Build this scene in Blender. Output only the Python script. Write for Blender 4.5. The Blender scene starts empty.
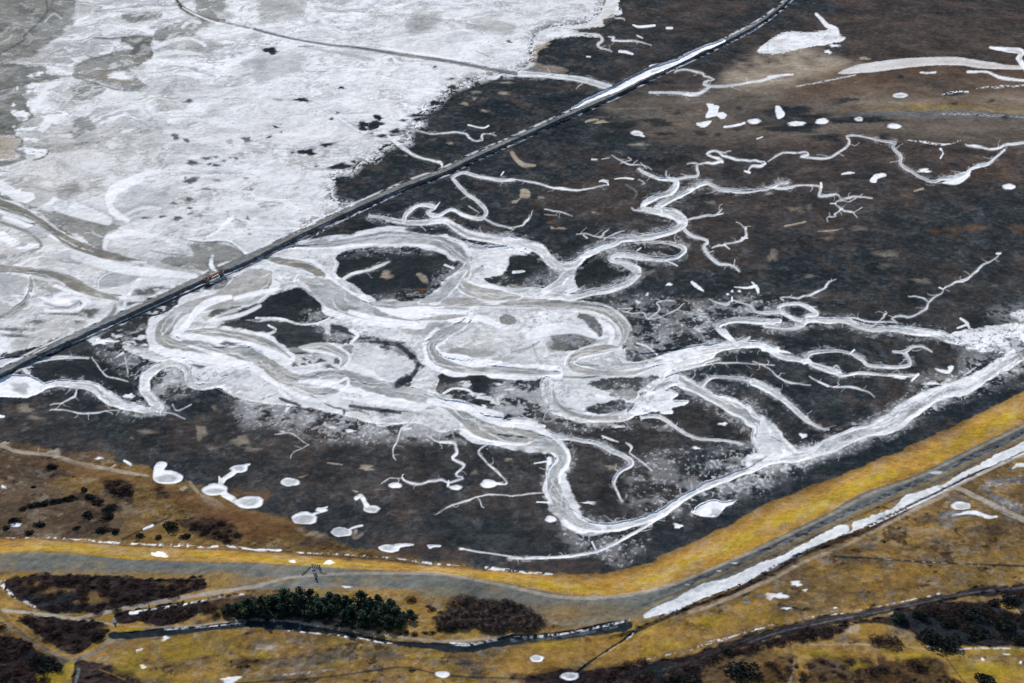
import bpy, math, random
import numpy as np
from mathutils import Vector, Matrix

# ---------------------------------------------------------------- camera model and survey helpers
PW, PH = 1024, 683
LENS = 50.0
FPX = LENS / 36.0 * PW
PITCH = math.radians(28.0)
CAM_H = 340.0
SP, CP = math.sin(PITCH), math.cos(PITCH)
SUN_EL, SUN_AZ = math.radians(29), math.radians(-24)     # azimuth from +Y, negative = to the left
SC = bpy.context.scene
COL = SC.collection
rnd = random.Random(7)


def ground_xy(u, v, z=0.0):
    """Survey: where the sight line through a traced point meets height z."""
    a = (u - 512.0) / FPX
    b = -(v - 341.5) / FPX
    dy = CP + b * SP
    dz = -SP + b * CP
    s = (z - CAM_H) / dz
    return a * s, dy * s


S = 1.3                                                   # terrain samples per traced unit
U0, U1, V0, V1 = -70, 1094, -46, 742
us = np.arange(U0, U1 + 1e-6, 1.0 / S)
vs = np.arange(V0, V1 + 1e-6, 1.0 / S)
UU, VV = np.meshgrid(us, vs)
NV, NU = UU.shape
X0, Y0 = ground_xy(UU, VV)
MPP = np.hypot(X0, np.hypot(Y0, CAM_H)) / FPX             # metres per traced unit

# ---------------------------------------------------------------- noise
_tab = np.random.RandomState(3).rand(256, 256).astype(np.float32)


def vnoise(x, y):
    xi = np.floor(x).astype(np.int64); yi = np.floor(y).astype(np.int64)
    fx = (x - xi).astype(np.float32); fy = (y - yi).astype(np.float32)
    fx = fx * fx * (3 - 2 * fx); fy = fy * fy * (3 - 2 * fy)
    a = _tab[yi & 255, xi & 255]; b = _tab[yi & 255, (xi + 1) & 255]
    c = _tab[(yi + 1) & 255, xi & 255]; d = _tab[(yi + 1) & 255, (xi + 1) & 255]
    return (a * (1 - fx) + b * fx) * (1 - fy) + (c * (1 - fx) + d * fx) * fy


def fbm(x, y, size, octv=4, seed=0, gain=0.5):
    t = np.zeros_like(x, dtype=np.float32); amp, tot = 1.0, 0.0
    f = 1.0 / size
    for o in range(octv):
        ca, sa = math.cos(o * 1.1 + seed), math.sin(o * 1.1 + seed)
        t += amp * vnoise((x * ca - y * sa) * f + 17.3 * seed + 5.1 * o, (x * sa + y * ca) * f + 9.7 * seed + 3.3 * o)
        tot += amp; amp *= gain; f *= 2.03
    return t / tot                                         # about 0.2 .. 0.8


N_L = fbm(X0, Y0, 70, 5, 1)
N_M = fbm(X0, Y0, 22, 4, 2)
N_F = fbm(X0, Y0, 6.5, 3, 3, 0.6)
N_X = fbm(X0, Y0, 2.6, 2, 4, 0.7)
N_S = fbm(X0, Y0 * .7, 1.25, 2, 8, 0.6)                  # finest frost speckle
WX = fbm(X0, Y0, 40, 4, 5) - .5
WY = fbm(X0, Y0, 40, 4, 6) - .5


def sstep(a, b, x):
    t = np.clip((x - a) / (b - a), 0, 1)
    return t * t * (3 - 2 * t)


# ---------------------------------------------------------------- surface classes painted in order
CLS = ['marsh', 'brown', 'snow', 'ice', 'mud', 'beige', 'golden', 'yellow', 'slope', 'heath', 'scrub', 'dark', 'stone', 'path', 'rust']
CH = {c: np.zeros((NV, NU), np.float32) for c in CLS}
CH['marsh'][:] = 1
CARVE = np.zeros((NV, NU), np.float32)
LIFT = np.zeros((NV, NU), np.float32)
OBJ_NAMES = ['marsh_ground']
LAB = np.zeros((NV, NU), np.int16)
META = {}


def obj_id(name, label=None, cat=None, group=None):
    if label is None and name in OBJ_NAMES:
        return OBJ_NAMES.index(name)
    OBJ_NAMES.append(name)
    META[len(OBJ_NAMES) - 1] = (label, cat, group)
    return len(OBJ_NAMES) - 1


def put(sl, cls, a, label=None):
    """Lay alpha a of a class over what is there."""
    for c in CLS:
        CH[c][sl] *= (1 - a)
    CH[cls][sl] += a
    if label is not None:
        L = LAB[sl]
        L[a > 0.5] = label


ALL = (slice(0, NV), slice(0, NU))


def box(us_, vs_, m):
    i0 = int(max(0, math.floor((min(us_) - m - U0) * S))); i1 = int(min(NU, math.ceil((max(us_) + m - U0) * S) + 1))
    j0 = int(max(0, math.floor((min(vs_) - m - V0) * S))); j1 = int(min(NV, math.ceil((max(vs_) + m - V0) * S) + 1))
    return (slice(j0, max(j1, j0)), slice(i0, max(i1, i0)))


def ext(pts):
    """Carry traced ends that stop at the edge of the traced sheet further out."""
    pts = [list(p) for p in pts]
    for a, b in ((0, 1), (-1, -2)):
        p, q = pts[a], pts[b]
        if p[0] < 2 or p[0] > 1022 or p[1] < 2 or p[1] > 681:
            dx, dy = p[0] - q[0], p[1] - q[1]
            l = math.hypot(dx, dy) or 1
            n = [p[0] + dx / l * 90, p[1] + dy / l * 90] + list(p[2:])
            pts = [n] + pts if a == 0 else pts + [n]
    return pts


def extp(pts):
    out = []
    for u, v in pts:
        if u <= 1: u = -95
        if u >= 1022.5: u = 1120
        if v <= 1: v = -75
        if v >= 682: v = 770
        out.append((u, v))
    return out


def smooth(pts, n=5, closed=False):
    P = np.array(pts, float)
    k = len(P)
    if k < 3:
        return P
    out = []
    rng = range(k) if closed else range(k - 1)
    for i in rng:
        if closed:
            a, b, c, d = P[(i - 1) % k], P[i], P[(i + 1) % k], P[(i + 2) % k]
        else:
            a, b, c, d = P[max(i - 1, 0)], P[i], P[i + 1], P[min(i + 2, k - 1)]
        for s in range(n):
            t = s / n
            out.append(.5 * (2 * b + (c - a) * t + (2 * a - 5 * b + 4 * c - d) * t * t + (3 * b - a - 3 * c + d) * t ** 3))
    if not closed:
        out.append(P[-1])
    return np.array(out)


def sd_line(pts, sm=True, margin=6):
    pts = ext(pts)
    P = smooth(pts) if sm else np.array(pts, float)
    P[:, 2] = np.maximum(P[:, 2], .3)
    m = P[:, 2].max() / 2 + margin
    sl = box(P[:, 0], P[:, 1], m)
    D = np.full(UU[sl].shape, 99.0, np.float32)
    oj, oi = sl[0].start, sl[1].start
    for (a, b) in zip(P[:-1], P[1:]):
        s2 = box([a[0], b[0]], [a[1], b[1]], m)
        if s2[0].stop <= s2[0].start or s2[1].stop <= s2[1].start:
            continue
        x, y = UU[s2], VV[s2]
        dx, dy = b[0] - a[0], b[1] - a[1]
        l2 = dx * dx + dy * dy + 1e-9
        t = np.clip(((x - a[0]) * dx + (y - a[1]) * dy) / l2, 0, 1)
        d = np.hypot(x - a[0] - t * dx, y - a[1] - t * dy) - (a[2] + (b[2] - a[2]) * t) / 2
        loc = (slice(s2[0].start - oj, s2[0].stop - oj), slice(s2[1].start - oi, s2[1].stop - oi))
        D[loc] = np.minimum(D[loc], d)
    return sl, D


def sd_poly(pts, sm=True, margin=8):
    pts = extp(pts)
    P = smooth(pts, 4, True) if sm else np.array(pts, float)
    sl = box(P[:, 0], P[:, 1], margin)
    x, y = UU[sl], VV[sl]
    D = np.full(x.shape, 1e6, np.float32)
    ins = np.zeros(x.shape, bool)
    for a, b in zip(P, np.roll(P, -1, 0)):
        dx, dy = b[0] - a[0], b[1] - a[1]
        t = np.clip(((x - a[0]) * dx + (y - a[1]) * dy) / (dx * dx + dy * dy + 1e-9), 0, 1)
        D = np.minimum(D, (x - a[0] - t * dx) ** 2 + (y - a[1] - t * dy) ** 2)
        if abs(dy) > 1e-9:
            c = ((a[1] > y) != (b[1] > y)) & (x < dx * (y - a[1]) / dy + a[0])
            ins ^= c
    D = np.sqrt(D)
    return sl, np.where(ins, -D, D).astype(np.float32)


def sd_ell(u, v, rx, ry, margin=6, wild=.05):
    sl = box([u - rx, u + rx], [v - ry, v + ry], margin)
    x, y = (UU[sl] - u) / rx, (VV[sl] - v) / ry
    r = np.sqrt(x * x + y * y) + 1e-6
    t = np.arctan2(y, x); g = rnd.random
    r = r / (1 + wild * (1.3 * np.sin(t + 6.3 * g()) + 1.2 * np.sin(2 * t + 6.3 * g()) + np.sin(3 * t + 6.3 * g()) + .8 * np.sin(5 * t + 6.3 * g())))
    return sl, ((r - 1) * np.minimum(rx, ry)).astype(np.float32)


TO = [0, 171, 342, 512]


def tp(tile, txt, n):
    ox, oy = (tile % 4) * 256, TO[tile // 4]
    f = [float(q) for q in txt.replace(',', ' ').split()]
    out = []
    for i in range(0, len(f), n):
        p = [f[i] / 4 + ox, f[i + 1] / 4 + oy]
        if n == 3:
            p.append(f[i + 2] / 4)
        if n == 4:
            p += [f[i + 2] / 4, f[i + 3] / 4]
        out.append(p)
    return out


def cover(d, sl, rough=.8, soft=1.0, nz=None):
    n = (N_F[sl] - .5) * .5 + (N_X[sl] - .5) * .4 + (N_S[sl] - .5) * .3 if nz is None else nz[sl] - .5
    return np.clip(.5 - (d + n * rough * 2.6) / soft, 0, 1)


def carve(sl, d, depth, run=1.5):
    c = depth * sstep(0, 1, np.clip(-d / run, 0, 1))
    CARVE[sl] = np.maximum(CARVE[sl], c)


CREEK = None


def line(tile, txt, cls='snow', rough=None, soft=.9, alpha=1.0, name=None, depth=0.0, gain=1.0, patchy=0.0, gap=0):
    pts = tp(tile, txt, 3) if tile is not None else [list(p) for p in txt]
    for p in pts: p[2] *= gain
    w = sum(p[2] for p in pts) / len(pts)
    sl, d = sd_line(pts, sm=len(pts) > 2, margin=7)
    if not d.size:
        return
    a = cover(d, sl, (.22 + .05 * w) if rough is None else rough, soft) * alpha
    if patchy:
        a = a * sstep(.46 - .1 * (1 - patchy), .6, N_S[sl] * .6 + N_X[sl] * .2 + N_F[sl] * .2 + (patchy - .5) * .3)
    put(sl, cls, a, obj_id(name) if name else None)
    if depth:
        carve(sl, d, depth)


def spurs(P, w, r, every=15.0):
    """Hair thin side runnels that feather out from a creek."""
    L = np.hypot(*np.diff(P[:, :2], axis=0).T).cumsum()
    if len(L) < 4:
        return
    s = r.uniform(3, every)
    while s < L[-1] - 2:
        i = int(np.searchsorted(L, s)); i = min(max(i, 1), len(P) - 2)
        t = P[i + 1, :2] - P[i - 1, :2]; t /= np.hypot(*t) + 1e-6
        sd = r.choice((-1, 1)); a = math.atan2(t[1], t[0]) + sd * r.uniform(.7, 1.5)
        u, v = P[i, 0] + math.cos(a) * P[i, 2] * .4, P[i, 1] + math.sin(a) * P[i, 2] * .4
        if not (14 < u < 1008 and 14 < v < 560):
            s += every; continue
        pts, n = [], r.randint(3, 5)
        for k in range(n):
            pts.append([u, v, max(.35, (.8 + .02 * w) * (1 - k / n))]); a += r.gauss(0, .55)
            st = r.uniform(1.5, 3.4) * (1 + .05 * w); u += math.cos(a) * st; v += math.sin(a) * st * .62
        sl, d = sd_line(pts, False, 5)
        if d.size:
            put(sl, 'snow', cover(d, sl, .25, .9) * r.uniform(.25, .65))
        s += r.uniform(.4, 1.6) * every


def creek(tile, txt, depth=.7, alpha=1.0, core=True, gain=1.0):
    """Frozen creek: snow on the banks, grey ice in the middle of the wide ones; width swells and pinches along its course."""
    pts = tp(tile, txt, 3) if tile is not None else [list(p) for p in txt]
    w = max(p[2] for p in pts)
    g = gain * (.56 if w < 2.6 else .62 if w < 3.6 else .78 if w < 6 else .94)
    P = smooth(ext(pts), 4)
    r = random.Random(int(pts[0][0] * 7 + pts[0][1] * 13))
    k = np.convolve([r.uniform(-1, 1) for _ in range(len(P) + 4)], [.25, .3, .25, .1, .1], 'same')[2:-2] if len(P) > 2 else np.zeros(len(P))
    P[:, 2] *= g * (1 + k * (1.1 if w < 4 else .45))
    if w < 4.2:
        n_ = len(P); P[:, 2] *= np.minimum(1, .4 + np.minimum(np.arange(n_), np.arange(n_)[::-1]) / 9.0)
    T = np.gradient(P[:, :2], axis=0); T /= (np.hypot(T[:, 0], T[:, 1])[:, None] + 1e-6); NR = np.stack([-T[:, 1], T[:, 0]], -1)
    wg = np.convolve([r.gauss(0, 1) for _ in range(len(P) + 2)], [.25, .5, .25], 'same')[1:-1]
    P[:, :2] += NR * (wg * (.75 if w < 4 else .06 * w))[:, None]
    pts = [list(p) for p in P]
    sl, d = sd_line(pts, sm=False, margin=9)
    if not d.size:
        return
    if min(P[:, 1]) < 520:
        spurs(P, w, r, 17 if w < 4 else 30)
    # fringe of frosted mud outside the bank
    reach = .4 + .5 * w
    fr = np.clip(1 - d / reach, 0, 1)
    put(sl, 'snow', sstep(.64 - .2 * fr, .76 - .18 * fr, N_S[sl] * .6 + N_F[sl] * .4) * .2 * (fr > 0) * (w > 3.5) + .14 * fr * (fr > 0) * sstep(.4, .6, N_F[sl]))
    put(sl, 'dark', np.clip(1 - np.abs(d - 1.2) / 1.6, 0, 1) * .2 * sstep(.4, .55, N_F[sl]))
    a = cover(d, sl, .2 + .06 * w, 1.25) * alpha
    if w < 3.2:
        a = a * (.45 + .55 * sstep(.3, .55, N_X[sl] * .5 + N_F[sl] * .5))
    put(sl, 'snow', a, obj_id('creek_water'))
    put(sl, 'ice', a * sstep(.46, .66, N_F[sl] * .6 + N_S[sl] * .4) * .5)
    if core and w > 3.4:
        pc = [[p[0], p[1], max(p[2] * .42, .3)] for p in pts]
        s2, d2 = sd_line(pc, sm=False, margin=7)
        put(s2, 'ice', cover(d2, s2, .8, 1.8) * .7 * sstep(.3, .5, N_M[s2]))
        put(s2, 'mud', cover(d2 + .25 * w * .36, s2, .8, 1.6) * .55 * sstep(.45, .6, N_M[s2]))
    if core and w > 5.5:
        # strands: drift ridges, refrozen runnels and tide cracks that follow the channel
        for c_, ww, al in (('snow', .16, .8), ('mud', .10, .6), ('ice', .14, .7), ('dark', .05, .45), ('snow', .12, .8), ('dark', .045, .4), ('mud', .08, .5)):
            of = np.convolve([r.uniform(-.42, .42) for _ in range(len(P) + 8)], np.ones(9) / 4.0, 'same')[4:-4]
            of = np.clip(of + r.uniform(-.3, .3), -.44, .44)
            Q_ = P.copy(); Q_[:, :2] += NR * (of * P[:, 2])[:, None]; Q_[:, 2] = np.maximum(P[:, 2] * ww, .5)
            s2, d2 = sd_line([list(p) for p in Q_], sm=False, margin=7)
            put(s2, c_, cover(d2, s2, .45, 1.3) * al * sstep(.36, .5, N_M[s2] * .5 + N_F[s2] * .5))
    carve(sl, d, depth * .4 * min(1, .3 + w / 9), 1.2)


def poly(tile, txt, cls, rough=1.0, soft=1.2, alpha=1.0, name=None, depth=0.0, sm=True, tex=None, nz=None):
    pts = tp(tile, txt, 2) if tile is not None else [list(p) for p in txt]
    sl, d = sd_poly(pts, sm)
    d = d + (N_M[sl] - .5) * rough * 4.5
    a = cover(d, sl, rough * 1.9, soft, nz) * alpha
    if tex is not None:
        a = a * tex[sl]
    put(sl, cls, a, obj_id(name) if name else None)
    if depth:
        carve(sl, d, depth)
    return sl, d


def ell(tile, txt, cls, rough=.5, soft=1.0, alpha=1.0, name=None, depth=0.0):
    for (u, v, rx, ry) in tp(tile, txt, 4):
        sl, d = sd_ell(u, v, rx, ry, 8, .17)
        if not d.size:
            continue
        put(sl, cls, cover(d, sl, rough, soft) * alpha, obj_id(name) if name else None)
        if depth:
            carve(sl, d, depth)


def speck(tile, txt, dens, cls='snow', edge=14, alpha=.8):
    """Frost speckle scattered over a zone, thinning toward its edge."""
    pts = tp(tile, txt, 2) if tile is not None else txt
    sl, d = sd_poly(pts, True, margin=edge)
    k = np.clip(.5 - d / edge, 0, 1)
    n = N_S[sl] * .72 + N_X[sl] * .06 + N_F[sl] * .12 + N_M[sl] * .1
    dens *= .62; alpha *= .36
    thr = .6 - .2 * dens * k
    put(sl, cls, np.clip(sstep(thr, thr + .2, n) * alpha + .5 * dens * k * sstep(.4, .6, N_F[sl]), 0, 1) * np.clip(k * 3, 0, 1))


def zone(pts, cls, edge, alpha, lo=.42, hi=.6, nz=None):
    """Soft wide tint."""
    sl, d = sd_poly(pts, True, margin=edge)
    n = N_L if nz is None else nz
    put(sl, cls, np.clip(.5 - d / edge, 0, 1) * alpha * sstep(lo, hi, n[sl]))


def bchan(txt, core='ice', core_a=.95, rim=.9, rimw=1.0, edge=.55, mudc=.45, sc=2.0, off=(0, 171)):
    """Braid channel: bright wind packed snow along both banks, smooth grey ice between, a broken dark line at the edge."""
    f = [float(q) for q in txt.split()]
    pts = [[f[i] / sc + off[0], f[i + 1] / sc + off[1], f[i + 2] / sc] for i in range(0, len(f), 3)]
    P = smooth(ext(pts), 6)
    r = random.Random(int(f[0] * 3 + f[1] * 5))
    k = np.convolve([r.gauss(0, 1) for _ in range(len(P) + 6)], np.ones(7) / 7, 'same')[3:-3] * .55
    P[:, 2] *= np.clip(1 + k, .5, 1.7)
    n_ = len(P); P[:, 2] *= np.minimum(1, .25 + np.minimum(np.arange(n_), np.arange(n_)[::-1]) / 7.0)
    pts = [list(p) for p in P]
    w = max(p[2] for p in pts)
    sl, d = sd_line(pts, sm=False, margin=16)
    if not d.size:
        return
    reach = rimw * (.8 + .26 * w) * (.35 + 1.2 * sstep(.32, .68, N_M[sl]))
    a = np.clip((reach - d + (N_F[sl] - .5) * 3) / 1.6, 0, 1) * (d > -1)
    put(sl, 'snow', a * rim * (.45 + .55 * sstep(.36, .56, N_F[sl] * .6 + N_M[sl] * .4)))
    put(sl, 'dark', np.clip(1 - np.abs(d - .25 + (N_F[sl] - .5) * 1.2) / .8, 0, 1) * edge * .6 * sstep(.42, .58, N_M[sl] * .5 + N_F[sl] * .5))
    c = cover(d, sl, .3, 1.1)
    put(sl, core, c * core_a, obj_id('creek_water'))
    put(sl, 'mud', c * mudc * sstep(.42, .58, N_M[sl] * .6 + N_F[sl] * .4))
    put(sl, 'beige', c * .3 * sstep(.5, .62, fbm(X0[sl], Y0[sl], 30, 3, 81)))
    T = np.gradient(P[:, :2], axis=0); T /= (np.hypot(T[:, 0], T[:, 1])[:, None] + 1e-6); NR = np.stack([-T[:, 1], T[:, 0]], -1)
    for c_, ww, al in (('snow', .14, .55), ('mud', .10, .5), ('dark', .04, .3), ('snow', .08, .5)):
        of = np.convolve([r.uniform(-.5, .5) for _ in range(len(P) + 10)], np.ones(11) / 4.0, 'same')[5:-5]
        of = np.clip(of + r.uniform(-.2, .2), -.45, .45)
        Q_ = P.copy(); Q_[:, :2] += NR * (of * P[:, 2])[:, None]; Q_[:, 2] = np.maximum(P[:, 2] * ww, .45)
        s2, d2 = sd_line([list(p) for p in Q_], sm=False, margin=7)
        put(s2, c_, cover(d2, s2, .4, 1.1) * al * sstep(.4, .52, N_M[s2] * .5 + N_F[s2] * .5))
    carve(sl, d, .25, 1.5)


def ridge(txt, w0=1.0, al=.9, cls='snow', sc=2.0, off=(0, 171), rough=.5):
    f = [float(q) for q in txt.split()]
    pts = [[f[i] / sc + off[0], f[i + 1] / sc + off[1], f[i + 2] / sc * w0] for i in range(0, len(f), 3)]
    sl, d = sd_line(pts, True, 8)
    if d.size:
        put(sl, cls, cover(d, sl, rough, 1.6) * al)

# ---------------------------------------------------------------- marsh tints (global coordinates)
zone([(620, 0), (1024, 0), (1024, 300), (930, 330), (760, 300), (640, 260), (560, 190), (520, 110), (600, 60)], 'brown', 60, 0.53, .40, .62)
zone([(720, 95), (1024, 85), (1024, 160), (860, 150), (740, 130)], 'brown', 24, 0.43, .3, .5)
zone([(640, 105), (760, 100), (740, 140), (600, 150)], 'brown', 20, 0.5, .35, .55)
zone([(860, 0), (1024, 0), (1024, 40), (900, 42), (800, 18)], 'brown', 24, 0.56, .3, .5)
zone([(515, 95), (600, 80), (560, 108), (520, 118)], 'brown', 12, 0.56, .35, .5)
zone([(540, 195), (640, 190), (640, 215), (560, 225)], 'brown', 14, 0.56, .3, .5)
zone([(330, 240), (470, 250), (440, 300), (370, 300)], 'brown', 20, 0.43, .45, .6)
zone([(560, 420), (760, 400), (720, 500), (600, 520)], 'brown', 30, 0.34, .42, .6)
zone([(820, 380), (930, 370), (900, 420), (800, 440)], 'brown', 30, 0.31, .42, .6)
zone([(0, 395), (300, 400), (560, 470), (560, 540), (300, 520), (0, 440)], 'brown', 40, 0.34, .45, .62)
zone([(880, 190), (1010, 180), (1020, 240), (900, 250)], 'brown', 24, 0.37, .4, .55)
zone([(770, 255), (920, 240), (900, 300), (780, 300)], 'brown', 30, 0.37, .42, .58)
zone([(960, 160), (1024, 160), (1024, 210), (970, 200)], 'rust', 24, .5, .45, .62)
for e in ('735 235 30 12', '835 228 50 12', '735 258 30 7', '665 245 25 10', '1000 235 30 20'):
    ell(7, e, 'rust', 1.8, 3, .55)
# long thin darker and lighter streaks of reed and drift
put(ALL, 'dark', .55 * sstep(.5, .66, fbm(X0, Y0 * .55, 34, 5, 11, .6)))
put(ALL, 'brown', .5 * sstep(.56, .68, fbm(X0, Y0 * .7, 12, 4, 12, .65)))
put(ALL, 'stone', .28 * sstep(.6, .72, fbm(X0, Y0 * .7, 7, 4, 13, .7)))

zone([(640, -40), (1090, -40), (1090, 330), (940, 330), (800, 200), (700, 130)], 'brown', 120, .42, .2, .5)
zone([(820, 60), (1090, 60), (1090, 150), (760, 150)], 'brown', 20, .5, .2, .5)
put(ALL, 'stone', .16 * sstep(.48, .66, fbm(X0, Y0, 3.2, 3, 14, .75)))
put(ALL, 'dark', .3 * sstep(.5, .66, fbm(X0, Y0, 4.5, 3, 15, .75)))
# ---------------------------------------------------------------- upper right flats
zone([(736, 62), (760, 51), (795, 44), (842, 62), (860, 65), (840, 74), (806, 83), (768, 89), (738, 90), (720, 84)], 'beige', 13, .85, .30, .56, N_L * .45 + N_M * .35 + N_F * .2)
zone([(640, 92), (1090, 78), (1090, 148), (880, 136), (760, 142), (640, 130)], 'beige', 16, .2, .2, .5); zone([(840, 66), (1090, 66), (1090, 100), (820, 100), (790, 92)], 'rust', 10, .3, .2, .5)
poly(3, '100 258 250 235 330 245 260 262 150 268', 'beige', 1.2, 5, .6)
poly(3, '0 170 40 140 90 125 150 132 262 120 285 138 312 158 240 176 130 195 40 211 0 211', 'snow', .9, 1.2, 1, 'snow_field', .3)
poly(2, '980 205 1023 172 1100 150 1100 205 1023 213', 'snow', .6, 1.2, 1, 'snow_field')
line(3, '192 55 10 215 78 14 237 103 18 272 116 16 280 140 14', 'snow', .4, .9, 1, 'snow_field')
ell(3, '240 206 12 7', 'snow'); ell(3, '262 182 16 5', 'snow'); ell(3, '40 165 30 8', 'beige', .8, 2, .4); ell(3, '388 235 18 6', 'beige')
RIVER = '285 290 340 265 450 245 600 231 760 231 900 250 1000 262 1024 262 1024 285 900 275 780 262 640 262 500 278 400 290 300 295'
poly(3, RIVER, 'snow', .25, 1.0, 1, 'creek_water', .15)
poly(3, RIVER, 'beige', .25, 1.0, .38)
poly(3, '420 268 600 240 760 240 900 257 1024 270 1024 280 900 268 780 254 640 254 500 268', 'beige', .5, 3, .35)
line(3, '890 190 10 960 200 20 1012 206 24 1004 236 18 1023 264 20', 'snow', .4, .9, 1, 'creek_water', .15)
line(3, '960 202 10 1010 210 12 1010 240 12', 'beige', .4, 2, .5)
line(3, '115 345 3 200 330 4 350 300 5', 'snow', .6, 1.2, .8, None, 0, 1, .8); line(3, '0 305 6 40 302 10 98 298 7', 'snow', .5)
line(3, '610 290 7 640 292 7 670 289 7', 'snow', .7, 1.2, .9); line(3, '800 288 9 870 287 9 905 300 9 940 312 13 1023 322 11', 'snow', .8, 1.2, .9)
line(3, '835 353 6 880 347 6', 'snow', 1.2, 1.2, .8, None, 0, 1, .5); line(3, '898 350 8 930 346 10 965 344 6', 'snow', 1.2, 1.2, .85, None, 0, 1, .6); line(3, '975 347 6 1023 340 8', 'snow', 1.2, 1.2, .8, None, 0, 1, .5)
line(3, '700 376 10 740 374 22 800 366 9', 'dark', .6, 2); line(3, '698 376 8 740 370 9 770 366 6 800 368 8', 'snow', .6, .9, 1, None, 0, 1, .5)
zone([(850, 98), (960, 94), (1060, 100), (1060, 116), (940, 113), (840, 113)], 'beige', 14, .45, .3, .62)
line(3, '420 442 14 560 434 26 700 428 34 830 436 26 940 446 18 1023 448 20', 'yellow', 2.4, 4, .62, None, 0, 1, .4)
line(3, '300 440 10 560 420 18 800 415 20 1023 430 18', 'heath', 2.4, 5, .45)
line(3, '330 455 10 500 456 22 650 458 24 800 457 26 900 462 18 1023 470 16', 'stone', 2.2, 4, .75)
line(3, '700 456 6 820 458 10 900 462 8 1023 470 6', 'snow', 1.6, 2, .5, None, 0, 1, .4)
line(3, '860 425 6 900 434 9 945 442 5', 'rust', .4, 2, .7)
for e in ('320 400 50 10', '100 515 90 22', '160 465 70 7', '400 480 110 14', '250 485 130 5', '950 468 16 8', '748 414 10 5', '895 405 12 6', '530 308 12 7', '250 555 60 14', '460 550 22 10', '733 655 16 9', '90 440 60 20'):
    ell(3, e, 'dark', 1.3, 2.2, .85)
for e in ('440 495 70 14', '600 490 60 14', '750 535 30 10', '600 535 30 8', '665 455 18 8', '820 540 12 6', '900 520 24 6', '910 433 16 6', '990 500 30 8', '545 330 25 8', '620 330 25 6'):
    ell(2, e, 'dark', 1.2, 2, .8)
creek(3, '0 645 11 60 615 11 140 608 11 160 620 12 135 628 9 240 635 11 290 605 12 325 570 12 315 545 9 345 542 8 430 560 8')
creek(3, '430 560 6 505 570 8 500 590 10 530 625 10 530 655 10 568 680 9 600 701 8 660 726 9 700 716 14 740 712 22 770 706 26 800 690 16 806 680 8', .5)
line(3, '550 560 5 620 568 9 700 578 10 770 562 6', 'snow', .9, .9, 1, 'creek_water', 0, 1, .35)
creek(3, '790 580 10 830 586 12 900 595 9 960 580 10 1023 568 14', .5)
creek(3, '945 600 8 910 630 9 880 655 14 840 665 18 800 683 8', .4)
line(3, '690 595 8 700 612 5 690 632 8', 'snow', .8)

# ---------------------------------------------------------------- tile 2 (top middle right)
poly(2, '-120 -60 430 -60 428 10 437 32 438 55 405 62 362 82 362 104 305 113 200 108 168 112 240 122 345 142 335 150 250 146 180 150 140 168 110 182 62 196 56 218 66 240 90 262 0 285 -120 275', 'snow', 1.1, 1.3, 1, 'snow_field', .3)
poly(2, '140 60 250 40 400 20 400 70 300 104 180 100', 'beige', 2, 8, .38)
poly(2, '55 215 90 195 150 170 110 200 100 240 70 235', 'beige', 1.5, 2, .9)
poly(2, '70 245 140 262 220 282 120 285 60 265', 'beige', 1, 3, .6)
ell(2, '65 186 24 8', 'dark', .8, 1.4, .9); ell(2, '212 101 26 6', 'dark', .8, 1.4, .8); ell(2, '5 165 14 5', 'dark')
creek(2, '0 292 26 150 302 26 280 318 24 390 352 20', .6, 1, True)
creek(2, '250 130 9 340 138 11 357 160 14 345 185 12 400 202 8', .4)
line(2, '430 205 10 455 208 12 482 216 8', 'snow', .4, .9, 1, 'creek_water')
creek(2, '385 145 9 408 150 9 405 165 10 500 166 10 558 182 8', .4)
creek(2, '405 62 7 430 72 10 450 82 8', .3); line(2, '485 100 6 510 107 10 570 102 8', 'snow', .4); line(2, '620 112 9 640 112 8', 'snow', .4)
line(2, '500 142 4 522 152 4', 'snow'); line(2, '300 226 5 312 227 5', 'snow')
creek(2, '650 287 12 680 278 10 755 290 10 770 305 10 808 318 10 768 335 12 850 347 11 940 330 11 1023 316 14 1080 300 9', .5)
creek(2, '550 370 7 650 372 9 735 378 17 790 348 9', .5)
poly(2, '778 412 828 424 822 450 845 448 858 460 838 474 820 462 795 468 776 468 786 440', 'snow', .5, .9, 1, 'snow_patch')
ell(2, '355 489 22 6', 'beige'); line(2, '295 487 7 322 479 9 345 478 5', 'beige', .5)
ell(2, '500 578 26 6', 'beige', .9, 2, .6)
line(2, '392 436 3 480 434 4 600 432 5', 'beige', .8, 1.5, .6, None, 0, 1, .5); line(2, '330 468 3 450 466 4 560 464 3', 'beige', .8, 1.5, .5, None, 0, 1, .5)
line(2, '0 612 16 20 640 18 50 660 18 92 662 8', 'beige', .4, 1.2, 1)
line(2, '850 508 7 905 500 9 930 492 8', 'snow', .6); line(2, '980 555 5 1000 548 6', 'snow')
creek(2, '400 620 5 440 645 7 470 660 8 520 660 7 558 680 6', .3, 1, False); creek(2, '360 637 5 390 632 6', .2, 1, False)
creek(2, '435 655 6 475 640 6 465 628 4', .2, 1, False); creek(2, '515 650 5 540 672 5', .2, 1, False); line(2, '320 637 6 340 638 4', 'snow')
creek(2, '700 655 6 740 656 11 740 683 12', .4); creek(2, '740 656 11 800 652 12 842 650 13 825 635 12 780 615 11 820 604 9 842 624 13 880 632 12 940 645 12 985 642 10 1012 652 12 1000 664 12 960 664 12 945 683 10', .5)
creek(2, '820 604 8 850 609 6 875 603 4', .3, 1, False); line(2, '950 690 9 930 684 5', 'snow')

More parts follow.
